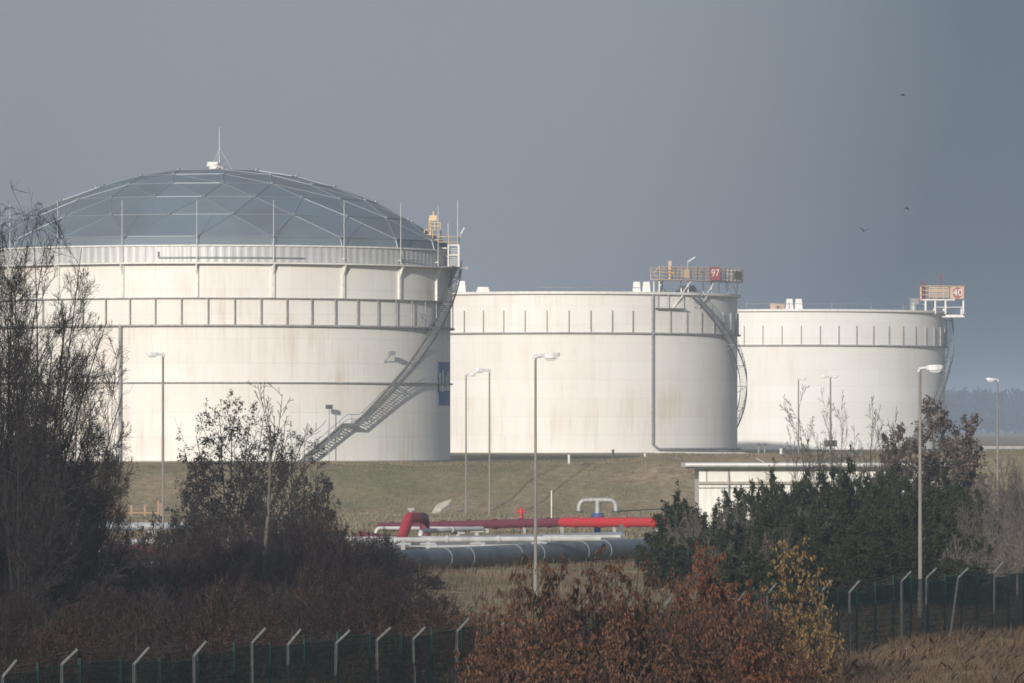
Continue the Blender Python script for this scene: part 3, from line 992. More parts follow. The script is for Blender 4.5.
a, b = W(-30, 527, 428), W(200, 526, 430)
run('dull grey pipeline at left below the timber pickets', [a, b], .3, 'pipe_light', [(f, a, b) for f in (.2, .5, .8)])

# red arch
t = thing('pipe_arch', W(413, 540, 368)[:2] + (0,), 'red pipe arch standing up between the white pipes', 'pipe')
ot = tuple(t.location)
A0, A1, A2, A3 = W(-30, 552, 356), W(399, 544.5, 358), W(409, 517.5, 364), W(424, 517.5, 384)
A4 = W(425.5, 536, 384); A5 = W(360, 536, 390)
MB().tube(route([W(400, 543.5, 358), A2, tuple((np.array(A2) + np.array(A3)) / 2)], .6), .33, 16).build('front_leg', M['red'], t, ot)
MB().tube(route([tuple((np.array(A2) + np.array(A3)) / 2), A3, A4], .6), .325, 16).build('rear_leg', M['maroon'], t, ot)  # darker maroon on rear leg and runs puts the arch's shading into the colour
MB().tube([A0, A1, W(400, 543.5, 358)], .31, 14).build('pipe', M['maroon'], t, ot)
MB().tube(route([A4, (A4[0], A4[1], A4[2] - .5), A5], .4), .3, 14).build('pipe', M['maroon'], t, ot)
q = W(411, 514, 366); MB().tube([q, (q[0], q[1], q[2] + .25)], .14, 8).obox((q[0], q[1], q[2] + .3), 0, .2, .12, .08).build('valve', M['steel'], t, ot)
sp_ = MB()
for f in (.1, .35, .6, .85):
    q = np.array(A0) + (np.array(A1) - np.array(A0)) * f
    MB().box(q[0] - .15, q[0] + .15, q[1] - .1, q[1] + .1, -.2, q[2] - .3).build('support', M['steel'], t, ot)

# maroon to red pipeline
t = thing('pipeline', W(560, 522, 448)[:2] + (0,), 'long pipeline, faded maroon at left and bright red at right', 'pipeline', 'pipelines below the bank')
ot = tuple(t.location)
A0, A1, A2 = W(380, 527, 468), W(562, 522.2, 446), W(668, 522.3, 436)
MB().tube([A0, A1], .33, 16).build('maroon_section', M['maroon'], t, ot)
MB().tube([A1, A2], .355, 16).build('red_section', M['red'], t, ot)
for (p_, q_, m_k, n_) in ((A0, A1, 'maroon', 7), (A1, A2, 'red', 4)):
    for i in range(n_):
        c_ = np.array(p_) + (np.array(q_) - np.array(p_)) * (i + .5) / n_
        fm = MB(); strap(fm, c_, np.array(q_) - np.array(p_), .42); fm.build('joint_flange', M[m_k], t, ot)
sp_ = MB()
for f in (.2, .4, .6, .8, 1):
    q = np.array(A0) + (np.array(A1) - np.array(A0)) * f
    MB().box(q[0] - .12, q[0] + .12, q[1] - .1, q[1] + .1, -.2, q[2] - .25).build('support', M['steel'], t, ot)
for f in (.5, .9):
    q = np.array(A1) + (np.array(A2) - np.array(A1)) * f
    MB().box(q[0] - .12, q[0] + .12, q[1] - .1, q[1] + .1, -.2, q[2] - .25).build('support', M['steel'], t, ot)
q = W(621, 527, 438); MB().obox((q[0], q[1], q[2] - .15), 0, .18, .18, .35).build('valve', M['dark'], t, ot)

# hydrant, silver vent pipe, posts
q = W(521, 519, 470); hz_ = gz(q[0], q[1])
t = thing('hydrant', (q[0], q[1], hz_), 'red hydrant pillar behind the maroon pipeline', 'hydrant')
h = ZW(507, 470) - hz_
MB().tube([(0, 0, -.1), (0, 0, h - .2), (0, 0, h)], [.16, .16, .1], 10).build('pillar', M['red'], t)
MB().tube([(-.36, 0, h - .35), (.36, 0, h - .35)], .1, 8).tube([(0, -.3, h - .5), (0, 0, h - .5)], .09, 8).build('outlet', M['red'], t)

dv = 446.
t = thing('vent_pipe', W(598, 520, dv)[:2] + (0,), 'silver lagged double gooseneck pipe on a blue flange above the red pipeline', 'vent pipe')
ot = tuple(t.location)
l, r_, m_ = W(579, 511, dv), W(616, 511, dv), W(597.5, 500, dv)
MB().tube(route([l, (l[0], dv, m_[2]), (r_[0], dv, m_[2]), r_], .62), .2, 14).build('arched_pipe', M['silver'], t, ot)
for fx in (-1.05, -.7, -.35, .35, .7, 1.05):
    MB().tube([(m_[0] + fx - .03, dv, m_[2]), (m_[0] + fx + .03, dv, m_[2])], .225, 14).build('band', M['steel'], t, ot)
MB().tube([m_, (m_[0], dv, ZW(513, dv))], .22, 12).build('stem', M['silver'], t, ot)
MB().tube([(m_[0], dv, ZW(514.5, dv)), (m_[0], dv, ZW(513, dv))], .46, 14).tube([(m_[0], dv, ZW(517, dv)), (m_[0], dv, ZW(515.2, dv))], .52, 14).tube([(m_[0], dv, .1), (m_[0], dv, ZW(517, dv))], .25, 12).build('flange', M['flange'], t, ot)
for q in (l, r_):
    MB().tube([(q[0], q[1], q[2] - .12), (q[0], q[1], q[2] + .02)], .3, 12).build('end_cap', M['dark'], t, ot)


def post(px, y0, y1, d, label, mat='white', r=.07, cat='post', name='marker_post'):
    x = XW(px, d); b = gz(x, d)
    o = MB().tube([(x, d, b - .2), (x, d, ZW(y0, d))], r, 8).tube([(x, d, ZW(y0, d)), (x, d, ZW(y0, d) + .05)], r * 1.25, 8).build(name, M[mat])
    return tag(o, label, cat)


post(551.5, 491, 520, 500, 'thin pale pole on the bank left of the silver gooseneck', r=.06)
post(569, 455.2, 462, 590, 'white marker post on the bank top in the shade of the domed tank', r=.13)
post(645, 454, 461, 592, 'white marker post on the bank top below the middle tank pipe', r=.12)
post(781, 449, 456, 596, 'white marker post on the bank top below the farthest tank', r=.14)
post(732, 451, 456, 596, 'short dark post on the bank top beside the middle tank edge', 'dark', .12)
post(613, 450, 456, 592, 'short dark post on the bank top under the middle tank', 'dark', .12)
# leaning concrete slab
q = W(441, 512, 556); g = gz(q[0], q[1])
mb = MB(); a, b = (q[0] - .5, q[1], g - .2), (q[0] + .95, q[1] + .2, ZW(500, 556))
mb.tube([a, ((a[0] * .6 + b[0] * .4) - .1, q[1] + .1, a[2] * .6 + b[2] * .4 + .15), (b[0] * .75 + a[0] * .25, q[1] + .15, b[2] * .72 + a[2] * .28), b], [.62, .6, .45, .12], 5, True, False)
tag(mb.build('concrete_slab', M['concrete']), 'pale concrete slab leaning on the grass bank', 'slab')
# handrail running to the right of the vent pipe
t = thing('handrail', W(660, 512, 470)[:2] + (0,), 'thin dark handrail on the bank foot right of the silver gooseneck', 'handrail')
ot = tuple(t.location)
a, b = W(612, 511.5, 462), W(722, 505.5, 478)
MB().tube([a, b], .05, 6).build('rail', M['dark'], t, ot)
for f in (.05, .25, .45, .65, .85):
    q = np.array(a) + (np.array(b) - np.array(a)) * f
    MB().tube([(q[0], q[1], -.1), tuple(q)], .04, 6).build('upright', M['dark'], t, ot)
# timber pickets at left
t = thing('picket_fence', W(130, 515, 540)[:2] + (0,), 'row of bare timber pickets with one rail at left', 'fence')
ot = tuple(t.location)
for k, px in enumerate((62, 73, 84, 92, 100, 108, 114.5, 117.5, 131.5, 145, 158.5, 161.5)):
    d = 540.; x = XW(px, d); g = gz(x, d); hgt = ZW(504.5 if px < 158 else 502, d) + .12 * sin(k * 2.1)
    MB().box(x - .09, x + .09, d - .06, d + .06, g - .1, hgt).build('picket', M['wood'], t, ot)
MB().box(XW(118, 540), XW(160, 540), 539.9, 540.05, ZW(513.4, 540), ZW(512.2, 540)).build('rail', M['wood'], t, ot)
# twin floodlight behind the building
t = thing('floodlight_post', (XW(830.5, 575), 575, gz(XW(830.5, 575), 575)), 'white post with two dark floodlights behind the white building roof', 'floodlight')
h = ZW(446, 575) - t.location.z
MB().tube([(0, 0, -.2), (0, 0, h)], .13, 8).build('post', M['white'], t)
for s in (-1, 1):
    MB().obox((s * .33, 0, h + .25), s * .3, .24, .22, .3).build('lamp_head', M['dark'], t)
# white sloping rail left of it and guard rail at right edge
tag(MB().tube([W(745, 453, 586), W(766, 463.5, 572)], .08, 6).tube([W(655, 452.8, 600), W(745, 453, 586)], .07, 6).build('sloping_rail', M['white']), 'thin white rail running down the bank above the white building', 'rail')
t = thing('guard_rail_fence', (XW(1000, 596), 596, gz(XW(1000, 596), 596)), 'pale low guard rail on the bank top at far right', 'guard rail')
ot = tuple(t.location)
MB().bar(W(983, 447.5, 592), W(1050, 447.5, 600), .12, .28).build('rail', M['white'], t, ot)
for px in (985, 998, 1011, 1024, 1037):
    q = W(px, 447, 592 + (px - 983) * .12); g = gz(q[0], q[1])
    MB().box(q[0] - .08, q[0] + .08, q[1] - .02, q[1] + .12, g - .2, q[2] - .05).build('post', M['steel'], t, ot)
# valves by the base of the farthest tank
for px, d, lab in ((758, 640, 'left of two dark valve wheels leaning before the farthest tank'), (764, 640, 'right of two dark valve wheels leaning before the farthest tank')):
    x = XW(px, d); g = gz(x, d)
    t = thing('valve_stand', (x, d, g), lab, 'valve')
    h = ZW(444, d) - g
    MB().tube([(0, 0, -.1), (.1, 0, h - .25)], .09, 8).build('stem', M['steel'], t)
    MB().tube([(.1 + .0, -.06, h - .1), (.1, .06, h - .1)], .2, 14).build('wheel', M['dark'], t)


# --------------------------------------------------------------------- fences
def fence_pt(px):
    k = (px - 512) / F
    Y = 172.6 / (1 - 3.103 * k)
    return np.array((k * Y, Y, 0.))


fd = np.array((29., 90., 0)); fd /= np.linalg.norm(fd)
fn = np.array((fd[1], -fd[0], 0))             # outward, towards the right
t = thing('barbed_wire_fence', tuple(fence_pt(500)), 'fence of pale posts with angled barbed wire arms across the foreground', 'fence')
ot = tuple(t.location)
tops = []; arms = []
for px in (-58, 3, 62, 134, 194, 252, 288, 336, 377, 413, 457, 500, 540, 580, 620, 660, 700, 735, 767, 822, 849, 901, 926, 958, 994, 1017, 1052):
    p = fence_pt(px); g = gz(p[0], p[1])
    rr = random.Random(px)
    h = 2.4 + rr.uniform(-.06, .06); lean = np.array((rr.uniform(-.03, .03), 0, 0))
    if px == 958: lean = np.array((.36, 0, 0))
    if px == 413: lean = np.array((-.1, 0, 0))
    base = p + np.array((0, 0, g - .2)) - lean
    top = p + np.array((0, 0, g + h))
    mb = MB(); mb.bar(base, top, .07); am = MB()
    if px not in (1017, 1052):
        tip = top + fn * (.36 + rr.uniform(-.04, .04)) + np.array((0, 0, .36 + rr.uniform(-.05, .04)))
        am.bar(top - np.array((0, 0, .03)), tip, .06)
    else:
        tip = top + np.array((0, 0, .02))
    fp_ = mb.build('fence_post', M['galv'], t, ot)
    if am.v: am.build('arm', M['galv_arm'], fp_, ot)
    tops.append((p, g, h)); arms.append((top, tip))
wr = MB()
for (a, b), (c_, d_) in zip(arms[:-1], arms[1:]):
    for f in (.25, .6, .95):
        wr.tube([a + (b - a) * f, (a + (b - a) * f + c_ + (d_ - c_) * f) / 2 - np.array((0, 0, .03)), c_ + (d_ - c_) * f], .004, 3, False)
wr.build('barbed_wire', M['dark'], t, ot)
wr = MB()
for (p, g, h), (q, g2, h2) in zip(tops[:-1], tops[1:]):
    for f in (.25, .5, .75, .97):
        wr.tube([p + np.array((0, 0, g + h * f)), q + np.array((0, 0, g2 + h2 * f))], .005, 3, False)
wr.build('line_wire', M['galv'], t, ot)

t = thing('mesh_fence', tuple(fence_pt(500) - fn * .9), 'dark green welded mesh fence running beside the barbed wire posts', 'fence')
ot = tuple(t.location)
s0 = fence_pt(-60) - fn * .9; s1 = fence_pt(1060) - fn * .9
L = np.linalg.norm(s1 - s0); nb = int(L / 2.6)
pm = MB().box(-.035, .035, -.035, .035, -.2, 2.42)
first_p = first_m = None
seg = L / nb
mm = MB()
for k in range(int(seg / .055)):
    mm.bar((k * .055, 0, .05), (k * .055, 0, 2.3), .0085)
for z in np.arange(.05, 2.31, .2):
    mm.bar((0, .008, z), (seg, .008, z), .009); mm.bar((0, -.012, z), (seg, -.012, z), .009)
ang = atan2(fd[1], fd[0])
for k in range(nb + 1):
    p = s0 + (s1 - s0) * k / nb; g = gz(p[0], p[1])
    if first_p is None:
        first_p = pm.build('fence_post', M['green'], t); o = first_p
    else:
        o = first_p.copy(); COL.objects.link(o)
    o.location = (p[0] - ot[0], p[1] - ot[1], g); o.rotation_euler = (0, 0, ang)
    if k < nb:
        if first_m is None:
            first_m = mm.build('mesh_panel', M['green'], t); o = first_m
        else:
            o = first_m.copy(); COL.objects.link(o)
        o.location = (p[0] - ot[0], p[1] - ot[1], g); o.rotation_euler = (0, 0, ang)


# ----------------------------------------------------------------- vegetation
def norm(a):
    return a / (np.linalg.norm(a, axis=-1, keepdims=True) + 1e-9)


def grow(P0, D, L, Rr, nseg, wob, trop, endr, rng):
    pts = [P0]; d = D.copy(); p = P0.copy(); dirs = []
    for s in range(nseg):
        d = norm(d + wob * rng.normal(size=d.shape) + np.array((0, 0, trop)))
        p = p + d * (L / nseg)[:, None]
        pts.append(p); dirs.append(d)
    rad = [Rr * (1 - (1 - endr) * s / nseg) for s in range(nseg + 1)]
    return np.array(pts), np.array(dirs), np.array(rad)


def sprout(pts, dirs, rad, L, k, t0, t1, ang, sang, lr, rr, rng, taper=.5):
    nseg = len(dirs); n = pts.shape[1]
    t = t0 + (t1 - t0) * (np.arange(k)[None, :] + rng.random((n, k))) / k
    idx = np.minimum((t * nseg).astype(int), nseg - 1); fr = t * nseg - idx
    ii = np.arange(n)[:, None]
    p = pts[idx, ii] * (1 - fr[..., None]) + pts[idx + 1, ii] * fr[..., None]
    d = dirs[idx, ii]; r = rad[idx, ii]
    q = rng.normal(size=d.shape); q = norm(q - d * np.sum(q * d, -1, keepdims=True))
    a = np.radians(ang + sang * rng.normal(size=t.shape))[..., None]
    nd = norm(d * np.cos(a) + q * np.sin(a))
    nl = L[:, None] * lr * (1 - taper * t) * (.7 + .6 * rng.random(t.shape))
    return p.reshape(-1, 3), nd.reshape(-1, 3), nl.reshape(-1), (r * rr).reshape(-1)


def prisms(pts, rad, sides):
    """tubes along all branches of one level"""
    S, n = pts.shape[0], pts.shape[1]
    tang = np.concatenate([pts[1:] - pts[:-1], pts[-1:] - pts[-2:-1]], 0); tang = norm(tang)
    ref = np.tile(np.array((.31, .17, .05)), (S, n, 1))
    u = norm(np.cross(tang, ref)); v = np.cross(tang, u)
    a = 2 * pi * np.arange(sides) / sides
    ring = pts[:, :, None, :] + rad[:, :, None, None] * (u[:, :, None, :] * np.cos(a)[None, None, :, None] + v[:, :, None, :] * np.sin(a)[None, None, :, None])
    V = ring.reshape(-1, 3)
    I = np.arange(S * n * sides).reshape(S, n, sides)
    J = np.roll(I, -1, axis=2)
    Q = np.stack([I[:-1], J[:-1], J[1:], I[1:]], -1).reshape(-1, 4)
    return V, Q


def leaves(c, axis, ln, wd, rng):
    n = len(c)
    q = rng.normal(size=(n, 3)); s = norm(np.cross(axis, q))
    ln = ln[:, None]; wd = wd[:, None]
    up = norm(np.cross(s, axis))
    V = np.stack([c, c + axis * ln * .45 + s * wd + up * wd * .5, c + axis * ln, c + axis * ln * .45 - s * wd + up * wd * .5], 1).reshape(-1, 3)
    Q = np.arange(4 * n).reshape(n, 4)
    return V, Q


def join(parts):
    Vs = []; Qs = []; b = 0
    for V, Q in parts:
        Vs.append(V); Qs.append(Q + b); b += len(V)
    return np.concatenate(Vs), np.concatenate(Qs)


def dome_stems(n, spread, tilt, Rd, H, r, rng, lo=.75, tmin=0., ex=.7, pw=2):
    """stems whose tips reach a dome of radius Rd and height H"""
    a = (np.arange(n) * 2.39996 + rng.random(n) * .9) % (2 * pi)
    f = (np.arange(n) + rng.random(n)) / n
    rr = spread * np.sqrt(f)
    P0 = np.stack([rr * np.cos(a), rr * np.sin(a), np.full(n, -.15)], -1)
    ti = np.radians(tmin + (tilt - tmin) * f ** ex)
    D = np.stack([np.sin(ti) * np.cos(a), np.sin(ti) * np.sin(a), np.cos(ti)], -1)
    a0 = np.zeros(n); a1 = np.full(n, H * 1.5)
    for _ in range(40):
        m_ = (a0 + a1) / 2
        inside = (m_ * np.sin(ti) / max(.1, Rd - spread * .7)) ** 2 + (m_ * np.cos(ti) / H) ** pw < 1
        a0 = np.where(inside, m_, a0); a1 = np.where(inside, a1, m_)
    L = a0
    return P0, D, L * (lo + (1 - lo) * rng.random(n)), r * (L / L.max()) ** .5 * (.75 + .5 * rng.random(n))


def stems(n, spread, tilt, hmin, hmax, r, rng):
    a = (np.arange(n) * 2.39996 + rng.random(n) * .9) % (2 * pi); rr = spread * np.sqrt((np.arange(n) + rng.random(n)) / n)
    P0 = np.stack([rr * np.cos(a), rr * np.sin(a), np.full(n, -.15)], -1)
    ti = np.radians(tilt) * np.sqrt((np.arange(n) + rng.random(n)) / n)
    D = np.stack([np.sin(ti) * np.cos(a), np.sin(ti) * np.sin(a), np.cos(ti)], -1)
    return P0, D, hmin + (hmax - hmin) * rng.random(n), np.full(n, r) * (.7 + .6 * rng.random(n))


def plant(seed, base, levels, wood_levels=1, leaf=None, minr=.004, env=None):
    """levels: dicts with the growth of each branch order; returns wood mesh data, crown mesh data, leaf mesh data"""
    rng = np.random.default_rng(seed)
    P0, D, L, Rr = base(rng)
    wood = []; crown = []; lf = None
    for i, lv in enumerate(levels):
        if i:
            P0, D, L, Rr = sprout(pts, dirs, rad, L, lv['k'], lv.get('t0', .2), lv.get('t1', 1.), lv.get('ang', 40), lv.get('sang', 12), lv.get('lr', .5), lv.get('rr', .55), rng, lv.get('taper', .5))
            Rr = np.maximum(Rr, minr)
            if env:          # the crown keeps to a rounded envelope with a ragged edge
                q = lambda p: (p[:, 0] ** 2 + p[:, 1] ** 2) / env[0] ** 2 + (np.maximum(p[:, 2], 0) / env[1]) ** (env[2] if len(env) > 2 else 2)
                lim = 1 + .10 * rng.normal(size=len(L))
                L = np.where(q(P0 + D * L[:, None]) > lim, L * .5, L)
                km = q(P0 + D * L[:, None]) < lim + .06
                P0, D, L, Rr = P0[km], D[km], L[km], Rr[km]
        pts, dirs, rad = grow(P0, D, L, Rr, lv.get('n', 4), lv.get('wob', .12), lv.get('trop', .05), lv.get('endr', .4), rng)
        rad = np.maximum(rad, minr * .8)
        (wood if i < wood_levels else crown).append(prisms(pts, rad, 7 if i == 0 else (4 if i < wood_levels else 3)))
    if leaf:
        k = leaf['k']; n = pts.shape[1]
        t = rng.random((n, k)) * (1 - leaf.get('t0', .1)) + leaf.get('t0', .1)
        nseg = len(dirs); idx = np.minimum((t * nseg).astype(int), nseg - 1); fr = (t * nseg - idx)[..., None]
        ii = np.arange(n)[:, None]
        c = (pts[idx, ii] * (1 - fr) + pts[idx + 1, ii] * fr).reshape(-1, 3)
        dd = dirs[idx, ii].reshape(-1, 3)
        ax = norm(dd * leaf.get('along', .3) + np.array((0, 0, leaf.get('down', -.8))) + leaf.get('jit', .4) * rng.normal(size=c.shape))
        ln = leaf['len'] * (.6 + .8 * rng.random(len(c))); wd = ln * leaf['w']
        c = c + leaf.get('off', 0.) * rng.normal(size=c.shape)
        lf = leaves(c, ax, ln, wd, rng)
    return join(wood), (join(crown) if crown else None), lf


def plant_proto(name, seed, base, levels, mats, label, cat, group=None, wood_levels=1, leaf=None, parts=('trunk', 'branches', 'foliage'), minr=.004, env=None):
    wd, cr, lf = plant(seed, base, levels, wood_levels, leaf, minr, env)
    t = thing(name, (0, 0, 0), label, cat, group)
    link_mesh(parts[0], np_mesh(parts[0], *wd), mats[0], t)
    if cr: link_mesh(parts[1], np_mesh(parts[1], *cr), mats[1], t)
    if lf: link_mesh(parts[2], np_mesh(parts[2], *lf), mats[2], t)
    zs = [v[0][:, 2].max() for v in (wd, cr, lf) if v]
    allv = np.concatenate([v[0] for v in (wd, cr, lf) if v])
    t['height'] = env[1] if env else float(np.quantile(allv[:, 2], .985)); t['half'] = env[0] if env else float(np.quantile(np.hypot(allv[:, 0], allv[:, 1]), .95))
    return t


used = set()


def place(proto, px, top, d, width_px=None, label=None, group=None, rz=None, sink=.1):
    """set a copy of a plant so it stands at distance d and reaches the given height"""
    x = XW(px, d); g = gz(x, d)
    if proto.name in used:
        o = copy_tree(proto)
    else:
        o = proto; used.add(proto.name)
    h = ZW(top, d) - g + sink
    H = proto['height'] if 'height' in proto else o['height']
    s = h / H
    sw = s if width_px is None else (width_px / 2 / F * d) / o['half']
    o.location = (x, d, g - sink)
    o.scale = (sw, sw, s)
    o.rotation_euler = (0, 0, random.uniform(0, 2 * pi) if rz is None else rz)
    if label: o['label'] = label
    if group: o['group'] = group
    return o


def pieces(*a, **k):
    return plant_proto(*a, **k)


# the big bare tree at the left edge: many steep stems, twigs sweeping up and out
def base_big(rng):
    return dome_stems(26, 1.8, 42, 4.9, 15.6, .09, rng, .86, 2, .85, 4)


bt = plant_proto('bare_tree', 3, base_big, [
    dict(n=8, wob=.04, trop=.03, endr=.2),
    dict(k=11, t0=.1, t1=1., ang=42, lr=.27, rr=.5, n=6, wob=.06, trop=.05, taper=.0),
    dict(k=8, t0=.1, ang=36, lr=.5, rr=.58, n=4, wob=.07, trop=.04),
    dict(k=6, t0=.1, ang=32, lr=.65, rr=.65, n=4, wob=.06, trop=.04),
    dict(k=2, t0=.1, ang=28, lr=.9, rr=.8, n=3, wob=.06, trop=.02)],
    (M['bark_dark'], M['twig_dark']), 'large leafless tree with dense upswept twigs at the left edge', 'tree', None, 2, None, ('trunk', 'crown'), .0085, (5., 16.2, 4))
place(bt, 28, 194, 232, 232, rz=1.)
place(bt, 6, 200, 238, 220, 'large leafless tree standing half outside the left edge, behind the dense one', rz=5.)
place(bt, -48, 214, 245, 210, 'large leafless tree mostly cut off by the left edge of the photo', rz=3.)
place(bt, 76, 330, 262, 120, 'lower leafless tree tucked under the right side of the large bare tree', rz=4.4)

# round headed tree with dark withered leaves
def base_alder(rng):
    return dome_stems(26, 1.1, 64, 3.8, 8., .06, rng, .9, 2, .9)


al = plant_proto('round_headed_tree', 12, base_alder, [
    dict(n=7, wob=.1, trop=.02, endr=.3),
    dict(k=10, t0=.3, ang=50, lr=.24, rr=.6, n=5, wob=.16, trop=.02, taper=0),
    dict(k=6, t0=.2, ang=45, lr=.5, rr=.6, n=4, wob=.16, trop=.0),
    dict(k=5, t0=.2, ang=45, lr=.55, rr=.6, n=3, wob=.18, trop=.0)],
    (M['bark_dark'], M['twig_dark'], M['alder']), 'round headed small tree with dark withered leaves before the domed tank', 'tree', None, 2,
    dict(k=2, len=.12, w=.3, along=.3, down=-.15, jit=.8, t0=.3, off=.05), minr=.009, env=(4., 8.3))
place(al, 232, 388, 330, 168, rz=.4)
al2 = place(al, 302, 420, 318, 100, 'smaller dark leaved tree standing right of the round headed tree', rz=2.2)

# pale sapling
def base_sap(rng):
    return (np.array([[0., 0, -.2]]), np.array([[.02, 0, 1.]]), np.array([6.2]), np.array([.085]))


sp1 = plant_proto('sapling', 21, base_sap, [
    dict(n=8, wob=.04, trop=.04, endr=.35),
    dict(k=13, t0=.2, t1=1., ang=38, lr=.5, rr=.45, n=6, wob=.06, trop=.09, taper=.35),
    dict(k=5, t0=.25, ang=35, lr=.4, rr=.55, n=4, wob=.08, trop=.06),
    dict(k=3, t0=.2, ang=35, lr=.4, rr=.6, n=3, wob=.08, trop=.03)],
    (M['bark_pale'], M['twig_dark']), 'pale barked sapling with long bare shoots before the domed tank', 'tree', None, 1, None, ('trunk', 'crown'), .010)
place(sp1, 262, 384, 290, 130, rz=.3)


# slender bare trees at the white building
def base_slim(rng):
    return dome_stems(10, .8, 46, 2.9, 8, .055, rng, .8, 2, .9)


slim = [plant_proto('slender_tree', 31 + i, base_slim, [
    dict(n=7, wob=.06, trop=.04, endr=.2),
    dict(k=9, t0=.2, t1=1., ang=38, lr=.42, rr=.5, n=5, wob=.09, trop=.07, taper=.4),
    dict(k=6, t0=.2, ang=38, lr=.45, rr=.55, n=4, wob=.1, trop=.05),
    dict(k=4, t0=.2, ang=38, lr=.5, rr=.6, n=3, wob=.1, trop=.02)],
    (M['bark_dark'], M['twig_grey']), '', 'tree', 'slender bare trees by the white building', 2, None, ('trunk', 'crown'), .016) for i in range(2)]
for k, (px, top, d, wpx, lab) in enumerate(((810, 402, 398, 60, 'leftmost slender bare tree before the white building'), (838, 404, 405, 55, 'slender bare tree before the white building, under the twin headed lamp'),
                                            (868, 412, 395, 52, 'slender bare tree between the twin headed lamp and the brown leaved tree'), (892, 420, 388, 60, 'slender bare tree touching the brown leaved tree'),
                                            (775, 470, 395, 60, 'short grey bare bush before the left part of the white wall'))):
    place(slim[k % 2], px, top, d, wpx, lab)


# brown leaved tree
def base_oak(rng):
    return dome_stems(30, .9, 62, 2.9, 8.7, .055, rng, .9, 2, .9)


ok = plant_proto('brown_leaved_tree', 44, base_oak, [
    dict(n=6, wob=.1, trop=.02, endr=.3),
    dict(k=9, t0=.3, ang=50, lr=.24, rr=.55, n=5, wob=.13, trop=.02, taper=0),
    dict(k=7, t0=.2, ang=45, lr=.5, rr=.6, n=4, wob=.13, trop=.0),
    dict(k=6, t0=.2, ang=45, lr=.55, rr=.6, n=3, wob=.15, trop=.0)],
    (M['bark_dark'], M['twig_grey'], M['oak']), 'broad tree with withered brown leaves behind the nearest lamp post', 'tree', None, 2,
    dict(k=5, len=.14, w=.34, along=.3, down=-.3, jit=.7, off=.06), minr=.009, env=(3.2, 9.))
place(ok, 940, 380, 372, 124, rz=1.6)
place(ok, 898, 412, 366, 76, 'smaller tree with withered brown leaves left of the nearest lamp post', rz=2.5)


# leafless thicket
def base_bush(rng):
    return dome_stems(26, .8, 70, 1.95, 2.5, .022, rng, .8, 0, .85)


def bush_levels(k=1.):
    return [dict(n=5, wob=.12, trop=.06, endr=.4),
            dict(k=8, t0=.15, ang=42, lr=.5, rr=.6, n=4, wob=.13, trop=.05, taper=.3),
            dict(k=6, t0=.15, ang=42, lr=.55, rr=.65, n=3, wob=.15, trop=.03),
            dict(k=4, t0=.15, ang=40, lr=.6, rr=.7, n=3, wob=.15, trop=.0)]


thl = 'dark brown leafless bush in the thicket behind the fence at left'
thg = 'dark leafless bushes behind the left fence'
M['stem'] = leafy('brown bush stems', [(.06, .042, .034), (.035, .025, .021), (.10, .075, .06)], .9)
thick = [plant_proto('leafless_bush', 50 + i, base_bush, bush_levels(), (M['stem'], M['twig_brown'] if i != 2 else M['twig_dark']), thl, 'bush', thg, 1, None, ('stems', 'twigs'), .0095, (2., 2.55)) for i in range(4)]
rr = random.Random(4)
k = 0
rows = [(305, -20, 150, 34, lambda x: 541, 70), (312, 150, 400, 26, lambda x: 518 + 26 * max(0, (x - 330) / 70) + (10 if x < 170 else 0), 75),
        (286, -20, 420, 27, lambda x: 548 + (8 if x < 150 else -8) + 24 * max(0, (x - 370) / 50), 78),
        (256, -20, 420, 28, lambda x: 566 + 22 * max(0, (x - 370) / 50), 84),
        (226, -20, 440, 30, lambda x: 588 + 18 * max(0, (x - 380) / 60), 92),
        (200, -20, 450, 34, lambda x: 606 + 16 * max(0, (x - 380) / 60), 100),
        (180, -20, 450, 40, lambda x: 634, 105)]
for d, xa, xb, stp, f, wpx in rows:
    x = xa
    while x < xb:
        px = x + rr.uniform(-8, 8)
        dd = d + rr.uniform(-8, 8)
        k_ = (px - 512) / F
        dd = max(dd, 172.6 / (1 - 3.103 * k_) + 4.5)
        place(thick[k % 4], px, f(x) - 12 + rr.uniform(-9, 9), dd, wpx * rr.uniform(.85, 1.2), thl, thg); k += 1
        x += stp

# grey brush at right
gl = 'grey brown leafless bush behind the fence at the right edge'
gg_ = 'grey leafless bushes at the right edge'
grey = [plant_proto('leafless_bush', 70 + i, base_bush, bush_levels(), (M['bark_pale'], M['twig_grey']), gl, 'bush', gg_, 1, None, ('stems', 'twigs'), .009) for i in range(2)]
k = 0
for px, top, d, wpx in ((985, 482, 352, 60), (1012, 478, 345, 64), (1035, 470, 356, 60), (975, 505, 318, 60), (1003, 512, 310, 60), (1030, 505, 305, 66), (985, 540, 288, 60), (1015, 545, 282, 60), (1040, 540, 280, 60), (965, 545, 275, 60), (1000, 468, 400, 60), (1030, 462, 410, 60), (965, 478, 400, 60), (940, 560, 268, 60)):
    place(grey[k % 2], px, top, d, wpx, gl, gg_); k += 1
# pale twigs among the evergreens
ml = 'pale leafless bush poking up among the dark evergreen shrubs'
for px, top, d, wpx in ((690, 515, 318, 55), (735, 512, 312, 60), (770, 535, 290, 60), (810, 520, 300, 60), (905, 560, 268, 50), (715, 545, 296, 50)):
    place(grey[k % 2], px, top, d, wpx, ml, 'pale bushes among the evergreens'); k += 1


# evergreen shrubs
def base_ever(rng):
    return dome_stems(30, 1.4, 64, 2.55, 4.95, .05, rng, .86, 2, .85)


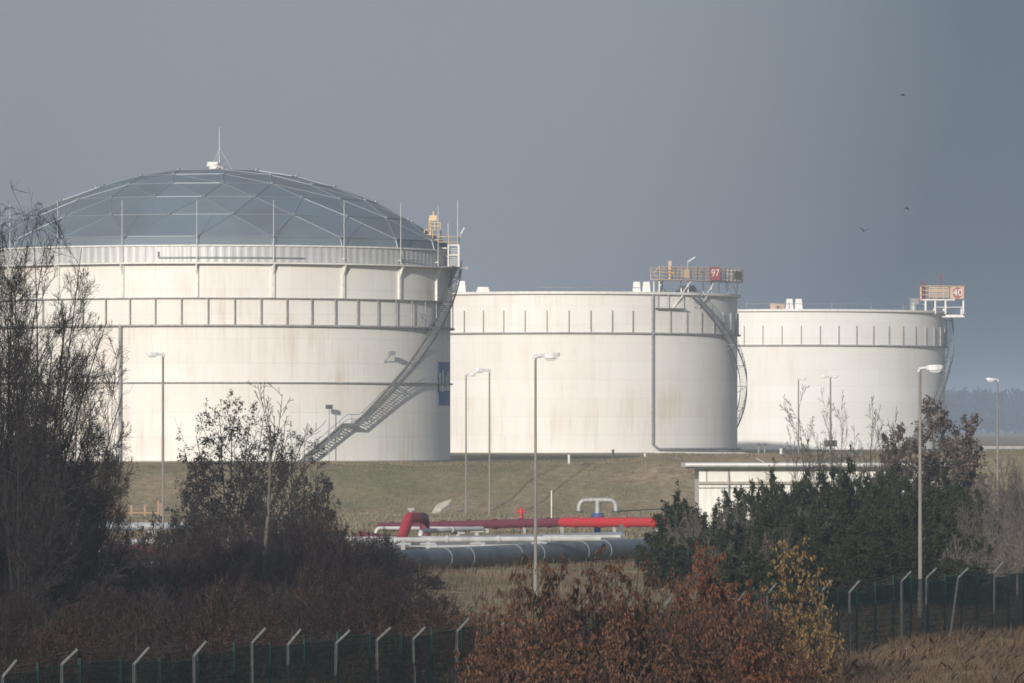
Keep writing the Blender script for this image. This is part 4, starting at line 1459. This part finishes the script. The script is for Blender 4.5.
ever = [plant_proto('evergreen_shrub', 80 + i, base_ever, [
    dict(n=5, wob=.08, trop=.08, endr=.4),
    dict(k=13, t0=.1, ang=45, lr=.3, rr=.55, n=4, wob=.1, trop=.1, taper=.3),
    dict(k=7, t0=.1, ang=42, lr=.5, rr=.6, n=3, wob=.1, trop=.08)],
    (M['bark_dark'], M['bark_dark'], M['evergreen']), '', 'shrub', 'dark evergreen shrubs before the white building', 1,
    dict(k=16, len=.17, w=.24, along=.8, down=.2, jit=.6, t0=.02, off=.05), ('stems', 'twigs', 'foliage'), .004, (2.6, 5.)) for i in range(3)]
el = 'dark evergreen shrub in the mass before the white building'
lst = [(676, 506, 335, 62, 'dark evergreen shrub at the left end of its group, hiding the red pipeline end'),
       (700, 522, 330, 60, el), (738, 494, 340, 62, 'dark evergreen shrub below the left corner of the white building'), (768, 482, 338, 62, el), (795, 486, 336, 60, el), (822, 476, 334, 66, el),
       (850, 473, 338, 70, el), (880, 480, 335, 66, el), (908, 484, 330, 60, el), (940, 484, 330, 66, 'dark evergreen shrub just right of the nearest lamp post'), (966, 490, 326, 56, 'dark evergreen shrub at the right end of its group'),
       (690, 548, 300, 70, el), (730, 535, 302, 74, el), (765, 525, 300, 76, el), (800, 520, 298, 78, el), (835, 515, 300, 82, el), (870, 515, 296, 80, el), (905, 522, 294, 76, el), (940, 530, 290, 76, el), (970, 540, 288, 60, el),
       (850, 548, 268, 84, el), (890, 552, 264, 80, el), (925, 556, 268, 76, el), (800, 552, 266, 84, el), (750, 556, 262, 84, el), (960, 566, 266, 70, el)]
for k, (px, top, d, wpx, lab) in enumerate(lst):
    place(ever[k % 3], px, top - 13 + random.uniform(-3, 3), d, wpx * 1.35, lab)


# russet shrubs
def base_rus(rng):
    return dome_stems(17, .5, 46, 1.35, 4.0, .028, rng, .78, 2, .85)


def rus_levels():
    return [dict(n=6, wob=.07, trop=.05, endr=.35),
            dict(k=9, t0=.12, ang=48, lr=.4, rr=.55, n=4, wob=.1, trop=.04, taper=.35),
            dict(k=5, t0=.15, ang=42, lr=.5, rr=.6, n=3, wob=.12, trop=.0),
            dict(k=3, t0=.2, ang=40, lr=.55, rr=.6, n=3, wob=.12, trop=-.03)]


rl_ = 'russet leaved shrub in the foreground clump'
rg_ = 'russet shrubs in the foreground'
lfp = dict(k=5, len=.125, w=.17, along=.3, down=-.9, jit=.34, t0=.15)
rus = [plant_proto('russet_shrub', 100 + i, base_rus, rus_levels(), (M['stem'], M['twig_brown'], M['russet']), rl_, 'shrub', rg_, 1, dict(lfp, k=(4, 2, 3)[i], len=(.13, .11, .14)[i]), ('stems', 'twigs', 'foliage'), .004, (1.5, 4.1)) for i in range(3)]
redp = plant_proto('russet_shrub', 110, base_rus, rus_levels(), (M['bark_dark'], M['twig_brown'], M['russet_red']), '', 'shrub', None, 1, dict(lfp, k=5), ('stems', 'twigs', 'foliage'), .004, (1.5, 4.2))
och = plant_proto('ochre_shrub', 113, base_rus, rus_levels(), (M['bark_dark'], M['twig_dark'], M['ochre']), '', 'shrub', None, 1, dict(lfp, k=2, len=.135), ('stems', 'twigs', 'foliage'), .004, (1.5, 4.2))
k = 0
for px, top, d, wpx in ((503, 588, 160, 62), (532, 556, 164, 72), (562, 543, 166, 76), (598, 538, 168, 84), (636, 552, 166, 80), (672, 570, 164, 78), (742, 602, 172, 70), (772, 634, 174, 66),
                        (488, 628, 152, 70), (520, 604, 152, 80), (560, 590, 153, 84), (605, 588, 152, 86), (650, 600, 153, 86), (692, 606, 155, 86), (735, 620, 158, 84), (778, 652, 162, 76), (815, 668, 172, 60),
                        (500, 655, 144, 80), (550, 640, 143, 90), (600, 640, 144, 90), (650, 645, 144, 90), (700, 648, 146, 90), (750, 655, 150, 86), (800, 668, 158, 80)):
    place(rus[k % 3], px, top - 30 + random.uniform(-14, 10), d, wpx * 1.3, rl_, rg_); k += 1
place(redp, 716, 508, 186, 86, 'tallest rusty red shrub of the foreground clump, before the evergreens')
place(redp, 758, 615, 150, 96, 'low rusty red shrub at the bottom of the foreground clump')
place(redp, 690, 548, 178, 60, 'rusty red shrub left of the tallest rusty red one')
place(och, 786, 514, 190, 112, 'shrub with yellow ochre leaves beside the fence')
place(och, 815, 548, 186, 66, 'smaller yellow ochre shrub right of the bigger one, touching the fence')
# low brambles between the thicket and the russet shrubs
for px, top, d, wpx in ((398, 594, 222, 60), (430, 600, 218, 60), (455, 604, 216, 56), (474, 598, 214, 56), (415, 618, 200, 66), (450, 624, 198, 66)):
    place(rus[k % 3], px, top, d, wpx * 1.2, 'low bramble with brown leaves right of the dark thicket', 'low brown brambles'); k += 1


# ---------------------------------------------------------------------- grass
def grass(name, n, xr, yr, h, wdt, mat, seed, label, dens=None, lean=.26):
    rng = np.random.default_rng(seed)
    x = xr[0] + (xr[1] - xr[0]) * rng.random(n); y = yr[0] + (yr[1] - yr[0]) * rng.random(n)
    cl = np.sin(x * 1.7 + 2 * np.sin(y * .6)) * np.sin(y * .8 + 1.7 * np.sin(x * .5))
    keep = rng.random(n) < .75 + .25 * cl
    if dens is not None: keep &= dens(x, y, rng)
    x, y, cl = x[keep], y[keep], cl[keep]; n = len(x)
    z = ground_z(x, y) - .03
    hh = (h[0] + (h[1] - h[0]) * rng.random(n) ** 1.6) * (.85 + .18 * cl)
    a = rng.random(n) * 2 * pi
    le = lean * rng.normal(size=(n, 2)) + np.array((.12, 0))
    b = np.stack([x, y, z], -1)
    s = np.stack([np.cos(a) * wdt, np.sin(a) * wdt, 0 * a], -1)
    mid = b + np.stack([le[:, 0] * hh * .35, le[:, 1] * hh * .35, hh * .6], -1)
    tip = b + np.stack([le[:, 0] * hh, le[:, 1] * hh, hh], -1)
    V = np.stack([b - s, b + s, mid + s * .7, tip, mid - s * .7], 1).reshape(-1, 3)
    Q = np.arange(5 * n).reshape(n, 5)
    o = link_mesh(name, np_mesh(name, V, Q), mat)
    tag(o, label, 'grass', None, 'stuff')


grass('bank_grass', 230000, (-80, 95), (549, 600), (.08, .36), .018, M['bank_grass'], 1, 'winter grass covering the bank below the tanks')
grass('flat_grass', 60000, (-45, 45), (385, 551), (.2, .55), .02, M['bank_grass'], 2, 'rough grass on the flat ground round the pipes')
grass('meadow_grass', 70000, (-32, 34), (205, 385), (.25, .7), .014, M['dry_grass'], 3, 'brown grass between the thicket and the pipes')
grass('dry_grass', 150000, (6, 27), (180, 262), (.15, .55), .007, M['dry_grass'], 4, 'dry tan grass at the foot of the right fence', None, .45)
grass('fence_grass', 30000, (-18, 8), (132, 205), (.25, .8), .009, M['dry_grass'], 5, 'dry grass along the left fence')

# -------------------------------------------------------------- far woodland
rng = np.random.default_rng(9)
n = 90000
tx = -500 + 1100 * rng.random(700); ty = 3700 + 600 * rng.random(700); th = 24 + 5 * rng.random(700)
i = rng.integers(0, 700, n)
u = norm(rng.normal(size=(n, 3))) * (rng.random(n) ** .4)[:, None]
c = np.stack([tx[i] + u[:, 0] * 7, ty[i] + u[:, 1] * 7, 4.4 + th[i] * .55 + u[:, 2] * th[i] * .5], -1)
V, Q = leaves(c, norm(rng.normal(size=(n, 3))), 4. * (.5 + rng.random(n)), 1.5 * (.5 + rng.random(n)), rng)
trk = []
for k in range(700):
    trk.append(((tx[k], ty[k], 4.0), (tx[k], ty[k], 4.4 + th[k] * .6)))
TP = np.array(trk).transpose(1, 0, 2)
V2, Q2 = prisms(TP, np.full((2, 700), .35), 4)
tag(link_mesh('distant_woods', np_mesh('distant_woods', *join([(V, Q), (V2, Q2)])), M['woods']), 'far hazy wood low on the horizon at right', 'woods', None, 'stuff')


# ---------------------------------------------------------------------- birds
def bird(px, py, d, span, dih, rz, label):
    t = W(px, py, d)
    mb = MB(); s = span / 2
    mb.tube([(0, -.22, 0), (0, -.1, .02), (0, .06, .02), (0, .2, 0), (0, .3, -.01)], [.015, .05, .065, .03, .05], 8)
    for k in (-1, 1):
        vs = [(0, -.06, .03), (k * s * .5, -.1, s * .5 * dih + .03), (k * s, .02, s * dih * .9), (k * s * .55, .1, s * .5 * dih), (0, .1, .0)]
        vs += [(p[0], p[1], p[2] - .02) for p in vs]
        mb.add(vs, [(0, 1, 2, 3, 4), (9, 8, 7, 6, 5)] + [(q, (q + 1) % 5, 5 + (q + 1) % 5, 5 + q) for q in range(5)])
    o = mb.build('bird', M['bird'])
    o.location = t; o.rotation_euler = (0, .15, rz)
    tag(o, label, 'bird')


bird(864, 231, 500, .85, .75, .2, 'small dark bird with raised wings, lowest of the three in the sky')
bird(907, 208, 500, .55, -.45, .5, 'tiny bird with drooping wings in the sky at right')
bird(904, 95, 500, .6, .3, 1., 'tiny bird highest in the sky at right')

# ----------------------------------------------------------------------- haze
hz = MB().box(-4000, 4000, -200, 6000, -1.6, 46).build('haze', None)
tag(hz, 'thin pale haze over the whole site', 'haze', None, 'stuff')
m = bpy.data.materials.new('thin haze'); m.use_nodes = True; nt = m.node_tree
nt.nodes.remove(nt.nodes['Principled BSDF'])
pv = nt.nodes.new('ShaderNodeVolumePrincipled'); pv.inputs['Color'].default_value = (.66, .80, 1., 1); pv.inputs['Density'].default_value = .00022
nt.links.new(pv.outputs[0], nt.nodes['Material Output'].inputs['Volume'])
hz.data.materials.append(m)

# --------------------------------------------------------------------- render
SC.view_settings.view_transform = 'Standard'; SC.view_settings.look = 'None'
SC.view_settings.exposure = 0.; SC.view_settings.gamma = 1.; SC.view_settings.use_curve_mapping = False
SC.cycles.use_denoising = True; SC.cycles.denoiser = 'OPENIMAGEDENOISE'; SC.cycles.denoising_input_passes = 'RGB_ALBEDO_NORMAL'; SC.cycles.denoising_prefilter = 'NONE'
SC.cycles.sample_clamp_indirect = 1.5; SC.cycles.sample_clamp_direct = 6.; SC.cycles.max_bounces = 6; SC.cycles.diffuse_bounces = 3; SC.cycles.glossy_bounces = 2; SC.cycles.volume_bounces = 1
SC.cycles.transparent_max_bounces = 4
SC.cycles.filter_width = 1.7
